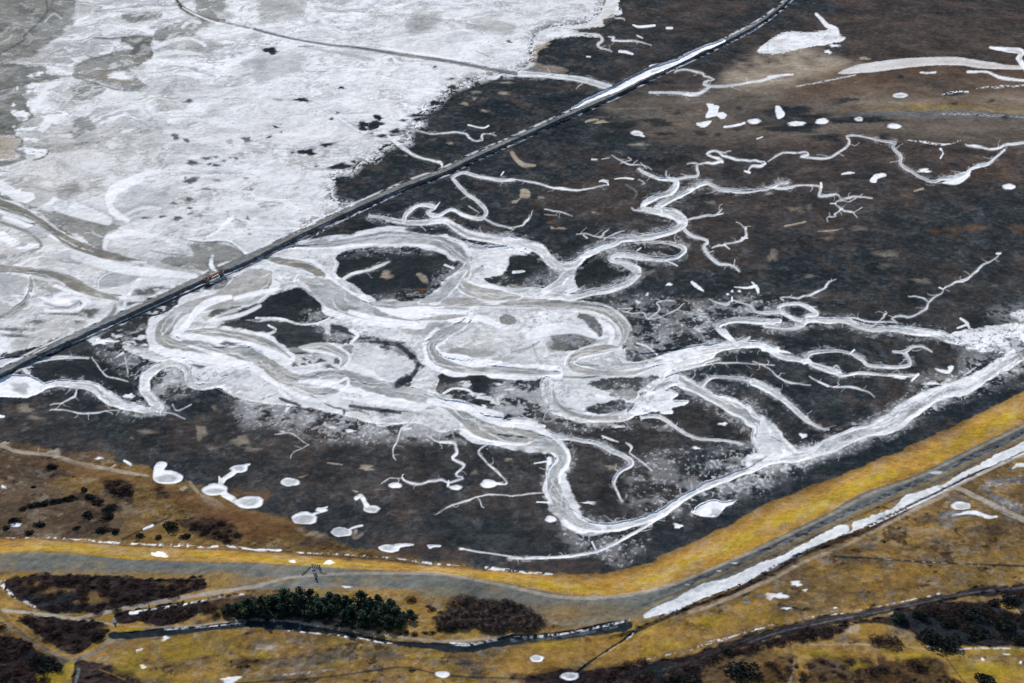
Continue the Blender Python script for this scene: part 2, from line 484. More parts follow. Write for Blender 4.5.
# ---------------------------------------------------------------- big snow covered flat, upper left, and the braided mass below the causeway
FLAT = [(-95, -75), (620, -75), (620, 0), (600, 14), (540, 30), (530, 62), (512, 73), (496, 74), (476, 80), (450, 90), (437, 104), (420, 114), (422, 124), (406, 132), (410, 141), (393, 144), (381, 150), (376, 159), (361, 162), (351, 172), (337, 172), (333, 182), (331, 196), (339, 203), (351, 206), (330, 216), (304, 227), (281, 245), (256, 257), (140, 308), (64, 342), (0, 373), (-95, 420)]
poly(None, FLAT, 'snow', 1.5, 1.4, 1, 'snow_field', .3)
MASS = [(0, 378), (64, 346), (140, 312), (217, 279), (256, 262), (289, 246), (331, 246), (361, 240), (393, 237), (431, 237), (456, 242), (481, 246), (512, 248), (545, 262), (560, 268), (575, 267), (592, 258), (600, 256), (604, 268), (590, 285), (560, 296), (545, 302), (590, 304), (612, 311), (625, 318), (632, 331), (630, 345), (640, 353), (675, 350), (712, 345), (714, 358), (690, 364), (668, 372), (662, 388), (640, 394), (660, 402), (655, 412), (628, 402), (625, 415), (600, 420), (550, 413), (548, 392), (540, 375), (500, 371), (448, 372), (440, 380), (437, 397), (470, 402), (485, 414), (512, 419), (512, 432), (480, 436), (460, 430), (440, 433), (416, 424), (380, 424), (340, 414), (306, 407), (280, 404), (262, 402), (240, 397), (222, 388), (200, 384), (186, 384), (190, 366), (180, 360), (158, 362), (128, 352), (120, 344), (100, 344), (60, 362), (20, 368)]
poly(None, MASS, 'snow', 1.3, 1.4, 1, 'snow_field', .5)
sl, d = sd_poly(FLAT, True, 30)
rg = (UU[sl] > 300) & (UU[sl] < 640)
e1 = N_S[sl] * .5 + N_F[sl] * .5
put(sl, 'marsh', rg * .9 * sstep(.5, .6, e1 + .1 * np.clip(1 + d / 12, 0, 1)) * np.clip(1 + d / 14, 0, 1) * (d < 1))
put(sl, 'snow', rg * .8 * sstep(.5, .62, e1 + .06) * np.clip(1 - d / 7, 0, 1) * (d > 0))
# wind blown and refrozen tones on the white flats: warped streaks of grey ice
q = fbm(X0 + WX * 90, Y0 + WY * 150, 46, 5, 21, .6)
rid = 1 - np.abs(2 * q - 1) * 5
isnow = CH['snow'] * (LAB == OBJ_NAMES.index('snow_field'))
put(ALL, 'ice', isnow * sstep(.0, 1.0, rid) * .15 * sstep(.35, .6, N_F))
q2 = fbm(X0 + WX * 60, Y0 * .8 + WY * 60, 120, 6, 23, .6)
put(ALL, 'ice', isnow * sstep(.46, .68, q2) * .16)
q3 = fbm(X0 + WX * 50, Y0 + WY * 90, 26, 5, 25, .65)
put(ALL, 'mud', isnow * sstep(.56, .68, q3) * .5 * sstep(.3, .55, N_X))
AX, AY = X0 * .80 + Y0 * .35, -X0 * .35 + Y0 * .80           # drift direction
fl = fbm(AX / 5.5 + WX * 26, AY + WY * 95, 11, 5, 28, .6)
lw = np.clip(.22 + .78 * sstep(300, 40, UU + VV * .3), 0, 1)
put(ALL, 'ice', isnow * sstep(.48, .60, fl) * .55 * lw)
put(ALL, 'mud', isnow * sstep(.56, .66, fl) * .5 * lw)
fl2 = fbm(AX / 4 + WX * 60, AY + WY * 60, 5, 4, 29, .6)
put(ALL, 'ice', isnow * sstep(.5, .64, fl2) * .3)
put(ALL, 'beige', isnow * sstep(.45, .65, q2) * .3 * lw)
put(ALL, 'ice', isnow * sstep(.52, .64, fbm(X0 + WX * 20, Y0 * .6 + WY * 20, 9, 4, 27, .7)) * .22)
put(ALL, 'marsh', isnow * sstep(.68, .74, N_S * .5 + N_F * .5) * .35)
# the part between causeway and the old loop is half frost, half dark mud
speck(4, '380 683 450 620 560 570 700 500 840 440 850 460 740 530 700 580 640 600 640 683', .0)
zone([(92, 345), (115, 325), (145, 312), (178, 295), (212, 281), (214, 287), (188, 302), (178, 315), (162, 323), (155, 345), (120, 345)], 'marsh', 5, .95, .40, .5, N_F * .6 + N_X * .4)
poly(8, '110 50 240 -20 330 -10 420 40 520 40 560 80 530 140 570 200 560 250 480 240 400 190 330 168 175 152 160 130 130 90', 'marsh', 1.4, 1.4, .97, 'marsh_ground')
speck(8, '380 0 560 20 540 140 420 60', .5)
line(8, '390 -5 14 445 10 22', 'snow', .8)

# grey tidal water and mud at the upper left
poly(0, '-200 -200 345 -200 330 0 300 60 272 105 240 150 190 180 130 218 60 232 20 246 -200 262', 'mud', 1.3, 3, .95, 'mudflat_water')
poly(0, '-200 262 130 262 185 292 235 316 180 330 150 345 122 380 108 430 132 470 90 500 62 540 95 560 85 590 105 622 40 662 -200 720 -200 660 40 640 62 600 50 545 0 492 -200 480', 'mud', 1.2, 1.6, 1, 'mudflat_water', .4)
poly(0, '-200 490 0 500 45 552 48 600 30 635 0 655 -200 655', 'beige', .8, 1.5, .8)
put(ALL, 'ice', .25 * sstep(.5, .64, fbm(X0 + WX * 40, Y0 + WY * 70, 38, 6, 31, .65)) * (LAB == OBJ_NAMES.index('mudflat_water')))
line(0, '0 215 4 90 165 5 100 140 4 160 85 5 190 40 5 185 0 5', 'dark', .6, 2.2, .7); line(0, '215 0 3 205 35 4 250 60 3', 'dark', .6, 2, .5)
line(0, '0 235 4 60 215 5 100 165 3', 'beige', .6, 1.5, .6); line(0, '180 85 5 215 55 7 245 75 5', 'snow', .8, 1.5, .6)
for e in ('80 455 36 18', '150 612 42 18', '55 418 8 5', '68 352 5 6', '55 508 6 5', '105 552 18 9', '128 300 22 8', '160 290 12 6', '100 590 20 9', '70 520 10 4', '140 410 20 12', '120 515 36 8', '115 375 26 14', '140 340 26 10'):
    ell(0, e, 'snow', .9, 1.2, .95)
line(0, '80 628 6 130 640 8 180 626 8 195 605 5', 'mud', .5, 1.3)
poly(0, '490 150 560 140 608 150 604 180 612 220 570 255 548 268 530 232 522 205 530 188 488 170', 'mud', .8, 1.5, 1, 'mudflat_water', .4)
poly(0, '488 60 600 48 645 62 600 85 520 92', 'mud', 1.2, 2.5, .85)
poly(0, '620 130 720 88 790 72 850 92 835 112 790 125 760 152 700 162 640 172', 'mud', 1.6, 2.5, .75)
poly(0, '300 275 345 238 430 213 520 196 540 262 520 280 590 335 600 345 578 356 480 356 380 318 298 312', 'mud', 1.3, 2, .8)
poly(0, '330 270 400 280 470 300 560 330 480 340 380 300', 'beige', 1.2, 2, .6); ell(0, '470 305 50 12', 'snow', 1.3, 2)
poly(0, '300 335 380 328 412 358 380 390 330 402 272 428 285 385', 'mud', 1.3, 2.5, .8)
poly(0, '290 490 340 468 382 500 372 556 312 582 285 540', 'mud', 1.6, 3, .75)
line(0, '370 150 5 440 155 6 500 148 5', 'dark', .4, 1.2, .7); line(0, '300 310 4 400 340 5 480 362 5 560 362 3', 'dark', .5, 1.2, .6)
poly(0, '620 200 700 170 800 150 900 180 860 210 760 235 650 225', 'mud', 1.8, 3, .55)
poly(0, '780 0 940 0 900 20 850 40 900 85 860 85 790 55', 'mud', 1.2, 2.5, .8)
poly(0, '960 255 1023 235 1060 240 1060 275 1000 270', 'ice', .8, 2, .9)
line(0, '700 -30 14 712 12 18 745 42 20 800 68 18 850 80 18 898 82 12', 'mud', .5, 1.3, 1, 'creek_water', .5); line(0, '708 0 5 722 22 6 752 48 5', 'dark', .3, 1)
line(0, '730 30 4 790 62 5 870 92 6 960 112 6 1023 124 6', 'snow', .3, 1)
line(0, '896 88 5 960 104 6 1023 118 8', 'mud', .4, 1.2, .85)
line(1, '-5 117 12 130 152 8 280 178 9 400 190 10 600 222 12 800 250 12 950 280 14 1040 295 16', 'stone', .4, 1.2, .9, 'creek_water')
line(1, '0 130 4 130 160 5 280 186 4', 'snow', .4); line(1, '500 190 5 700 222 6 900 252 5', 'snow', .4); line(1, '400 188 3 600 216 3 800 244 4', 'dark', .3, 1, .6)
line(1, '560 215 3 800 256 4 960 286 5', 'beige', .3, 1, .8)
line(1, '200 190 8 330 212 14 470 240 10', 'ice', 1, 2.5, .8); line(1, '170 185 5 230 186 5', 'dark', .5, 1.2, .6)
line(1, '480 244 5 540 226 9 560 252 5', 'snow'); poly(1, '0 200 60 205 200 230 160 290 60 320 0 330', 'ice', 1.5, 5, .65)
line(1, '730 70 8 800 75 8 842 60 8 848 36 6', 'snow', .6); poly(1, '600 80 700 55 740 75 680 110 620 130', 'mud', 1.8, 4, .5)
poly(1, '830 110 900 95 1023 95 1023 130 900 130', 'mud', 1.6, 3, .5); line(1, '880 205 3 930 225 4', 'dark', .4, 1, .6)
poly(1, '40 0 230 0 200 30 120 60 40 80 10 60', 'mud', 1.8, 4, .5)
# dark tufts left standing out of the snow
for e in ('55 203 30 12', '180 398 25 9', '340 349 14 5', '780 316 14 4', '848 313 12 4', '785 351 20 7', '712 412 18 11', '640 462 28 6', '645 479 18 8', '588 483 14 4', '490 472 17 11', '430 495 28 10', '480 500 32 16', '428 520 22 12', '455 530 12 7', '560 528 26 8', '520 545 40 7', '280 580 26 8', '262 574 6 4', '208 611 36 11', '335 664 42 13', '715 268 10 4', '100 528 8 3', '80 508 12 5', '145 611 7 4', '240 665 6 4', '300 475 8 6', '605 522 24 5', '55 548 8 4', '1016 168 12 5', '325 450 8 4', '390 648 10 5'):
    ell(1, e, 'marsh', 1.1, 1.3, 1)
for e in ('700 545 15 11', '745 560 10 8', '985 556 20 9', '770 650 26 8', '825 635 16 7', '862 628 8 5', '862 660 10 6', '893 644 8 4', '920 632 6 5', '940 632 10 5', '750 405 18 8', '840 655 8 4'):
    ell(0, e, 'marsh', 1.0, 1.6, .85)
for e in ('760 40 26 11', '740 30 6 5', '818 72 18 5', '755 112 17 7', '692 128 14 5', '580 187 14 5', '645 182 14 5', '710 188 20 9', '795 180 15 5', '765 170 12 4', '755 148 8 4', '980 28 8 4', '1005 75 12 5', '875 38 16 4', '350 160 24 5', '990 190 8 4', '1000 253 10 4'):
    ell(4, e, 'marsh', 1.0, 1.5, .85)
zone([(445, 84), (512, 74), (500, 100), (438, 108)], 'marsh', 3, 0, .3, .5)
for e in ('990 374 24 5', '838 417 16 6', '910 443 14 5', '875 367 16 3', '875 395 6 4', '780 573 12 4', '600 622 6 4', '1000 330 20 3'):
    ell(1, e, 'beige', .7, 1.4, .8)
creek(1, '230 408 6 330 470 8 400 518 12 455 530 10 520 535 10 560 572 12 640 625 11 700 640 10 742 655 12 738 678 12', .5)
creek(1, '590 520 8 640 523 9 700 535 9 790 528 7 840 535 9 865 560 8 905 560 9 908 535 8 960 545 6', .4); line(1, '850 500 5 905 512 5 930 503 6', 'snow', .4)
ell(1, '850 347 6 4', 'snow')

# ---------------------------------------------------------------- left, above the causeway
G1 = '-30 110 54 100 175 56 200 230 54 280 280 50 350 312 34 450 345 22 540 358 12'
poly(4, '-100 60 30 95 150 148 300 168 400 198 482 222 450 240 420 262 415 322 330 270 200 205 100 155 -100 90', 'mud', 1.3, 2.2, .8)
line(4, G1, 'mud', .7, 1.4, 1, 'mudflat_water', .4)
line(4, '0 108 4 100 165 5 200 218 4 262 250 3', 'snow', .4); line(4, '0 182 14 80 205 16 160 238 18 230 275 10', 'snow', .8, 1.5)
line(4, '0 205 10 60 225 12 120 250 14 165 300 10 90 332 14 0 350 12', 'mud', 1, 2, .75)
line(4, '-20 385 26 120 402 28 220 422 30 290 455 36 380 490 26 470 512 14', 'mud', .7, 1.6, .9, 'mudflat_water', .3)
line(4, '120 420 14 125 460 14 105 525 16 60 565 14 0 588 12', 'mud', .8, 1.6, .75); line(4, '465 525 12 450 572 14 400 610 12 330 655 10', 'mud', .8, 1.8, .7)
poly(4, '400 470 392 432 440 402 530 396 560 418 520 446 465 462', 'ice', .7, 2, .95); poly(4, '-60 395 60 410 112 430 100 468 40 500 -60 530', 'ice', .8, 2.5, .85)
poly(4, '130 430 200 420 260 450 280 480 230 488 170 470', 'mud', 1.3, 3, .6); ell(4, '245 520 60 22', 'snow', 1, 2); line(4, '180 530 6 260 548 8 320 520 6', 'dark', .7, 1.6, .5)
poly(4, '760 300 830 284 920 298 972 335 930 365 880 380 845 412 780 392 700 380 640 362 690 340 770 340', 'mud', .8, 2, .85, 'mudflat_water', .3)
poly(4, '540 350 640 352 760 395 820 412 740 420 640 385', 'mud', 1.5, 3, .5)
line(4, '735 266 4 800 278 6 900 276 7 945 295 7 985 330 6', 'snow', .4); line(4, '740 275 3 800 285 4 900 284 4 940 302 4 975 335 3', 'dark', .3, 1, .7)  # snow along the bank, then a dark line painting the bank's shadow
line(4, '600 318 4 680 332 5 745 338 5', 'dark', .4, 1.2, .6); line(4, '720 270 3 850 248 4 920 200 3', 'dark', .4, 1.2, .45)
poly(4, '500 90 470 130 500 180 600 150 700 120 620 60 540 50', 'ice', 1.6, 4, .6)
poly(4, '230 70 300 40 330 80 280 120 230 110', 'mud', 2, 5, .6)
for e in ('580 488 40 14', '525 530 24 10', '640 468 40 5', '610 482 14 10', '240 402 26 6', '360 565 30 14', '150 602 30 10', '250 570 80 5', '310 605 14 6', '50 633 56 7', '80 660 44 6', '330 540 8 20'):
    ell(4, e, 'mud', 1.3, 2, .9); ell(4, e, 'marsh', 2.2, 3, .45)

# ---------------------------------------------------------------- right below the bridge
poly(4, '850 452 900 425 950 430 1040 462 1040 492 960 492 880 486 855 470', 'mud', .7, 1.8, .85, 'creek_water', .4)
poly(4, '862 512 990 516 1000 522 900 560 835 580 870 545', 'mud', 1, 1.6, .9); poly(4, '880 520 980 522 900 552 850 572', 'marsh', 1.3, 2, .6)
poly(4, '870 592 940 570 1040 535 1040 610 940 612', 'marsh', 1.3, 2, .8, 'marsh_ground')
speck(4, '850 600 950 560 1010 560 1010 610 900 620', .5)
line(4, '640 690 40 620 655 36 640 612 30 700 572 26 765 532 20 850 490 14', 'ice', .8, 2, .8, 'creek_water', .4)
line(4, '735 630 16 760 590 14 820 540 14 880 500 12 900 490 8', 'snow', .6); line(4, '606 640 5 640 585 5 680 568 5', 'dark', .5, 1.2, .7); line(4, '740 638 4 850 628 6 940 612 5 1000 628 4', 'dark', .4, 1.3, .45)
line(4, '760 648 26 850 652 30 950 640 24 1023 640 22', 'ice', .8, 2, .7)

# ---------------------------------------------------------------- centre islands
poly(5, '-60 560 0 545 60 500 150 470 205 475 262 520 335 565 365 580 250 602 232 622 100 592 0 592 -60 590', 'marsh', .8, 1.2, 1, 'marsh_ground')
poly(5, '-120 605 0 600 120 602 255 620 272 640 262 672 280 683 300 735 180 735 90 715 20 690 -60 680 -160 650', 'marsh', 1.1, 1.3, .97, 'marsh_ground')
line(5, '0 588 7 100 592 9 170 612 8 260 606 8 330 560 6', 'snow', .6); line(5, '0 652 10 50 652 12 78 635 10 50 618 6', 'snow', .6); speck(5, '200 570 380 585 300 640 220 620', .8)
poly(5, '310 612 385 622 435 650 560 680 600 690 480 690 320 690 300 650', 'marsh', 1.3, 1.3, .95, 'marsh_ground')
line(5, '350 612 10 400 640 16 440 640 12 400 660 20 380 690 10', 'snow', .8)
I1 = '320 342 400 312 550 306 700 310 800 330 862 352 838 392 790 440 718 490 650 510 560 525 470 526 432 490 402 462 362 436 322 412 334 372'
poly(5, I1, 'marsh', .8, 1.2, 1, 'marsh_ground')
speck(5, '720 430 860 350 850 420 760 505 700 515', .75); speck(5, '470 515 640 490 640 520 480 530', .7); speck(5, '320 330 480 300 760 320 480 325', .6)
creek(5, '350 432 14 385 412 14 450 396 12 480 385 18 532 364 6', .4)
ell(5, '516 418 26 12', 'beige', 1, 2, .9); poly(5, '640 412 670 410 692 440 668 446', 'beige', .6, 1.4, .8); line(5, '755 376 8 790 388 9', 'snow', .8); ell(5, '665 478 16 10', 'rust', .8, 2, .6)
poly(6, '-108 432 -60 424 -20 400 -5 345 40 335 90 340 150 378 205 402 190 432 118 470 20 470 -60 460', 'marsh', .8, 1.2, 1, 'marsh_ground')
line(6, '5 405 10 50 402 8', 'snow', .8); speck(6, '-100 430 -40 425 0 460 -60 465', .8); speck(6, '60 440 190 400 190 430 120 470', .6)
line(6, '-4 455 4 40 468 5', 'beige')
poly(6, '250 395 300 350 370 320 400 345 430 370 480 395 495 415 465 438 400 465 300 480 262 462', 'marsh', .8, 1.2, 1, 'marsh_ground')

# big channels of the braid
creek(5, '130 306 12 300 300 26 420 284 34 550 270 36 700 272 34 800 290 30 900 310 26 1030 318 20', .8)
line(5, '130 300 5 300 298 6 420 276 6 550 263 6 700 267 6 790 285 4', 'dark', .3, 1.3, .55)  # dark line paints the shadow of the upper bank on the channel
creek(5, '455 180 12 520 190 14 590 205 20 680 205 20 760 200 24 820 240 34 900 265 34 1023 285 38 1060 298 40', .8)
creek(5, '590 205 16 603 170 18 650 138 16 705 140 18 715 150 10 685 165 18 722 180 18 780 155 15 840 180 18 900 190 16 920 160 18 880 115 16 840 90 14 800 45 16 788 25 16 830 8 14 880 20 13 960 35 14 1030 36 12', .7)
creek(5, '895 188 14 950 212 12 1025 232 10', .5); line(5, '715 150 6 735 125 3', 'snow'); line(5, '980 18 5 990 4 5', 'snow'); line(5, '850 140 4 890 165 4', 'snow', .5, 1, .6)
line(5, '740 275 14 790 320 14 860 352 16', 'ice', .6, 1.3, .9); line(5, '736 272 4 800 325 5 850 348 4', 'dark', .4, 1.2, .5)
line(5, '905 390 18 850 425 22 868 470 20 930 495 22 1040 500 22', 'ice', .6, 1.6, .85, 'creek_water', .4); line(5, '895 390 4 845 430 5 860 475 5 925 500 5 1023 506 4', 'dark', .4, 1.2, .45)
line(5, '830 395 20 790 445 30 800 500 24 760 520 20', 'ice', .7, 2, .6)
line(5, '60 355 14 130 362 16 200 378 20 245 412 30 262 460 34', 'ice', .7, 1.5, .85, 'creek_water', .5); line(5, '70 352 5 140 358 6 205 376 6 248 420 5', 'dark', .5, 1.4, .6)
line(5, '180 440 40 260 490 56 340 545 44 460 590 22 560 605 16 640 612 12', 'ice', .8, 1.8, 1, 'creek_water', .5)
line(5, '230 480 40 300 510 60 420 540 50 500 560 30', 'ice', 1, 2.5, .95); line(5, '380 475 20 430 515 18', 'mud', .6, 1.6, .6)
line(5, '300 535 4 400 580 7 520 605 7 640 612 5', 'beige', .5, 1.3, .8); line(5, '360 575 3 480 602 4 620 612 3', 'dark', .3, 1.1, .5)
line(5, '470 535 14 700 528 22 800 520 22 900 522 20 1040 524 18', 'ice', .7, 1.7, .8, 'creek_water', .4); line(5, '480 530 4 700 516 6 860 522 5 1023 522 5', 'dark', .4, 1.2, .6)
line(5, '560 600 6 680 592 8 790 588 8 850 604 5', 'mud', .6, 1.4, .8); poly(5, '570 620 760 605 790 612 740 650 640 660', 'mud', 1.5, 3, .6)
line(5, '660 700 26 780 655 26 850 622 24 872 590 22 830 562 26 700 555 24', 'ice', .8, 1.6, .85, 'creek_water', .4)
line(5, '565 560 22 640 555 24 740 562 20', 'snow', .8, 1.4); poly(5, '975 590 1000 572 1040 590 1040 610 990 612', 'mud', 1, 1.5, .9)
line(5, '0 470 10 80 462 14 150 448 8', 'ice', .6, 1.4, .9); line(5, '0 478 4 90 470 5', 'dark', .4, 1.2, .5); line(5, '0 440 10 60 425 12 150 430 8', 'snow', .8)
line(5, '310 340 6 318 380 10 312 410 8 350 450 10 380 490 16 440 520 14', 'snow', .8)

# ---------------------------------------------------------------- centre right creeks
creek(6, '-20 276 38 0 281 40 60 295 40 120 320 40 150 360 40 190 383 40 240 380 40 290 340 36 350 310 32 420 285 32 440 272 30 550 262 30 640 240 34 682 210 42 650 175 38 590 158 30 582 140 24 640 110 22 700 80 20 760 48 16 800 55 16 840 75 15 920 82 14 1000 75 14 1060 55 13 1100 45 12', .9)
creek(6, '590 162 26 525 150 22 538 125 24 590 100 24 640 80 26 655 40 22 590 30 14 525 5 12 510 -10 9', .8)
creek(6, '650 36 16 700 25 14 745 18 16 738 -20 13', .6); creek(6, '478 148 4 500 157 12 528 152 14', .5); creek(6, '640 38 10 618 22 6 618 0 5', .3, 1, False)
creek(6, '695 196 14 730 188 9 790 182 10 822 172 7 840 153 6', .4); line(6, '822 175 4 845 170 3', 'snow')
creek(6, '688 232 18 720 260 14 780 280 14 768 308 12 798 350 12 830 372 12 865 374 8 890 384 8 908 402 5', .5)
creek(6, '800 308 8 825 300 10 850 295 8 900 282 9 930 265 9 936 232 10 925 220 7 898 204 6', .4, 1, False); creek(6, '780 325 6 805 318 6', .3, 1, False); creek(6, '888 384 6 895 356 6', .3, 1, False); line(6, '920 268 7 942 268 5', 'snow'); line(6, '850 296 6 870 312 3', 'snow')
creek(6, '258 250 7 300 254 8 350 265 10 368 245 7 385 230 6', .3, 1, False); creek(6, '365 270 8 400 255 6 448 236 5', .3, 1, False); creek(6, '350 268 8 440 266 10', .3, 1, False); line(6, '285 256 4 300 268 4', 'snow')
creek(6, '495 284 8 550 284 9 600 286 10 650 292 14 686 308 18 680 332 16 640 348 15 600 354 18 520 345 26 450 332 44 400 342 30 405 358 24 450 370 26 488 388 30 500 410 34 470 440 34 400 470 34 300 490 34 230 504 34 150 495 34 60 480 34 -20 488 30', .9)
line(6, '620 360 5 660 378 5', 'snow', .6); line(6, '500 318 4 515 308 5', 'snow')
poly(6, '500 412 540 400 568 402 540 416', 'mud', 1, 2, .8)
creek(6, '130 482 28 180 450 26 208 420 30 238 396 20', .7); line(6, '-10 328 16 60 322 16 75 318 8', 'snow', .5)
creek(6, '-10 32 13 70 45 12 150 65 12 220 75 12 300 72 8 385 55 8', .5); line(6, '350 42 5 365 36 5 385 40 4', 'snow'); line(6, '385 55 5 380 45 5 355 40 4', 'snow'); line(6, '410 32 5 450 28 5 485 32 5', 'snow', .6); creek(6, '505 34 5 530 46 6 520 54 5', .2, 1, False)
creek(6, '-15 228 9 40 220 10 52 200 9 75 182 8 82 158 6', .4, 1, False); creek(6, '130 154 6 180 162 7 240 181 6', .3, 1, False); line(6, '130 174 5 180 178 4', 'beige'); 
poly(6, '35 76 60 72 75 92 65 108 35 108 18 130 0 126 0 118 30 110', 'beige', .5, 1.2, .95); ell(6, '112 105 10 6', 'beige', .6, 1.5, .7); line(6, '455 55 4 485 72 6 500 90 6 485 112 4', 'mud', .5, 1.5, .7)
ell(6, '195 230 14 4', 'beige'); ell(6, '160 228 6 6', 'beige'); ell(6, '152 207 12 4', 'rust'); ell(6, '800 128 14 5', 'beige', .8, 2, .5); ell(6, '325 165 8 4', 'beige')
for e in ('628 452 7 5', '540 495 6 5', '862 493 4 4', '910 480 6 4', '880 480 5 4', '505 525 10 6'): ell(6, e, 'snow', .6)
line(6, '718 445 8 738 460 14 765 480 6', 'snow', .7); line(6, '890 464 4 940 468 6 975 462 14 985 486 8', 'snow', .7); line(6, '960 445 4 968 452 6', 'snow')
# frost between the braid and the right hand creeks
speck(6, '400 520 700 510 760 600 620 690 470 690 490 600', .55); speck(6, '740 540 1000 500 1100 560 1000 590 820 620 840 690 740 690', .75)
poly(6, '150 655 190 612 250 605 300 640 345 690 300 720 180 720 140 690', 'marsh', 1.4, 1.4, .92); poly(6, '262 578 330 583 365 640 345 660 300 612', 'marsh', 1.4, 1.6, .85)
poly(6, '60 605 110 570 200 560 260 570 230 600 180 610 150 640 160 700 60 690', 'snow', 1.3, 2, .7)
line(6, '-10 530 14 150 536 20 280 542 22 380 556 24 440 590 24 466 640 24 445 690 22', 'ice', .6, 1.4, .95, 'creek_water', .5); line(6, '-10 527 6 150 528 7 280 534 6 390 548 5', 'dark', .4, 1.1, .75)
line(6, '320 560 8 370 600 14 390 650 16 380 690 14', 'snow', .8, 1.5); line(6, '380 590 4 415 640 5 400 680 4', 'mud', .5, 1.4, .7); line(6, '0 560 8 60 600 8 20 640 6', 'dark', .8, 2, .25)
creek(6, '425 552 14 480 550 10', .3, 1, False); creek(6, '440 558 7 480 570 7 525 566 7 545 592 7 588 552 9 580 526 6 650 518 5', .3, 1, False); creek(6, '545 592 6 610 578 6 660 550 6 690 530 5', .3, 1, False); creek(6, '465 652 9 540 683 8 598 642 7 625 620 5', .4, 1, False)
creek(6, '790 514 6 850 536 12 875 520 8 900 522 10 950 540 12 985 568 14 1050 570 13 1090 560 12', .5); line(6, '880 505 5 880 520 8', 'snow')
creek(6, '910 700 24 860 660 24 822 624 22 850 604 22 930 597 22 1023 603 22 1070 600 18', .8); creek(6, '920 688 20 950 665 10', .4)

# ---------------------------------------------------------------- tile 7
poly(7, '410 40 430 14 465 11 472 22 440 30 430 46', 'snow', .4, .9, 1, 'snow_patch'); line(7, '295 12 5 320 8 9 345 7 4', 'snow'); line(7, '585 80 5 620 70 9', 'beige'); ell(7, '630 -2 26 7', 'snow')
for e in ('100 151 22 9', '165 140 12 9', '362 232 24 8', '242 241 20 6', '236 268 16 6', '605 437 26 8', '460 332 30 10', '15 340 20 20', '170 420 16 6', '470 375 30 6'): ell(7, e, 'beige', 1.6, 3, .4)
line(7, '68 220 6 110 212 7 150 203 5', 'beige', .4); line(7, '200 242 4 260 238 5 298 230 3', 'beige', .6)
zone([(930, 205), (955, 205), (960, 218), (930, 220)], 'rust', 8, .4)
creek(7, '-10 62 14 60 68 11 130 60 9 208 60 10 205 100 12 270 95 10 300 112 10 350 103 9 415 108 9', .4); creek(7, '285 112 8 330 122 8 350 108 7', .3, 1, False); creek(7, '296 118 9 270 130 6 290 148 9 310 160 7 340 165 8 356 186 8', .3, 1, False); creek(7, '345 165 5 378 146 5', .2, 1, False); creek(7, '298 148 8 268 170 8 270 180 6 240 188 5 242 200 4', .3, 1, False); line(7, '212 48 7 214 64 8', 'snow'); line(7, '250 130 4 272 130 4', 'snow')
creek(7, '930 328 3 905 352 5 860 375 7 832 405 9 790 435 10 745 448 9 710 465 9 690 490 10 645 522 14 628 556 14 570 582 13 520 580 12 495 592 12 518 606 12', .5); creek(7, '562 500 5 600 506 7 640 520 8', .3, 1, False); line(7, '685 466 4 700 472 5', 'snow'); line(7, '915 330 7 930 330 6', 'snow')
creek(7, '472 562 5 470 575 8 455 592 8 432 612 7', .3, 1, False)
creek(7, '60 520 9 55 506 8 120 506 8 150 500 11 180 490 8 225 470 9 240 452 8 272 434 3', .3, 1, False)
creek(7, '-10 618 22 60 628 22 130 620 22 155 600 20 230 600 22 300 595 20 350 616 22 420 630 22 520 630 26 600 645 32 680 656 36 740 675 38 800 690 44 850 700 50', .8)
creek(7, '50 565 14 45 545 18 90 530 15 150 540 18 195 572 22 155 580 16 152 602 16', .6); creek(7, '-10 568 16 50 566 16 100 590 18 150 602 18', .6); creek(7, '300 590 10 360 592 10 420 605 10 510 605 9', .4); creek(7, '350 600 8 420 618 6 440 605 5', .3, 1, False)
line(7, '770 590 8 798 610 12 780 620 8 758 628 6', 'snow'); line(7, '798 612 10 812 642 8', 'snow'); line(7, '780 640 4 812 642 8', 'snow')
poly(7, '1023 560 1000 562 1014 598 1004 630 970 655 915 670 890 690 820 715 1100 740 1100 560', 'snow', 2.4, 2.2, .9, 'snow_field', .1); speck(7, '920 545 1023 530 1100 560 1100 620 960 640 930 610', .9); speck(7, '820 655 960 630 960 690 820 690', .7)

# ---------------------------------------------------------------- tile 9/8 river S bends
speck(8, '620 120 730 110 760 190 700 210 610 190', 1.1); speck(8, '880 180 1023 110 1100 190 1060 250 940 220', 1.1); speck(8, '560 30 760 60 760 130 600 100', .9)
poly(8, '640 60 740 20 1023 40 1023 90 920 160 860 165 780 168 756 120 720 75', 'snow', 1.2, 2, .75)
for e in ('860 98 26 6', '795 150 10 5', '905 12 26 7'): ell(8, e, 'marsh', .8, 1.4, .95)
poly(8, '-200 160 0 150 60 130 130 140 168 162 180 190 120 215 50 221 -200 200', 'snow', .6, 1.1, 1, 'creek_water', .6); ell(8, '88 181 40 18', 'ice', .7, 2, .9)
creek(8, '165 176 34 250 168 28 330 172 30 400 195 44 440 225 48 490 250 40 580 268 32 645 262 30', .8)
creek(8, '635 262 44 605 228 50 578 185 42 590 130 42 640 95 36 700 80 34 742 100 36 752 150 36 780 177 30 860 170 34 940 138 36 1060 95 36', .8)
creek(8, '78 108 12 110 84 16 180 70 16 260 61 16 355 64 10', .4); creek(8, '112 125 22 88 100 12', .4); creek(8, '370 60 6 400 110 7 440 140 9 512 155 7', .3, 1, False); line(8, '465 60 6 492 44 9', 'snow'); line(8, '500 60 5 512 125 5', 'snow', .5, 1, .6); ell(8, '518 214 18 9', 'snow', .6)
creek(8, '200 276 8 250 269 9 330 287 10 400 280 9 482 270 8', .3, 1, False); creek(8, '308 190 6 302 210 9 275 228 8 240 245 7 200 250 6', .3, 1, False)
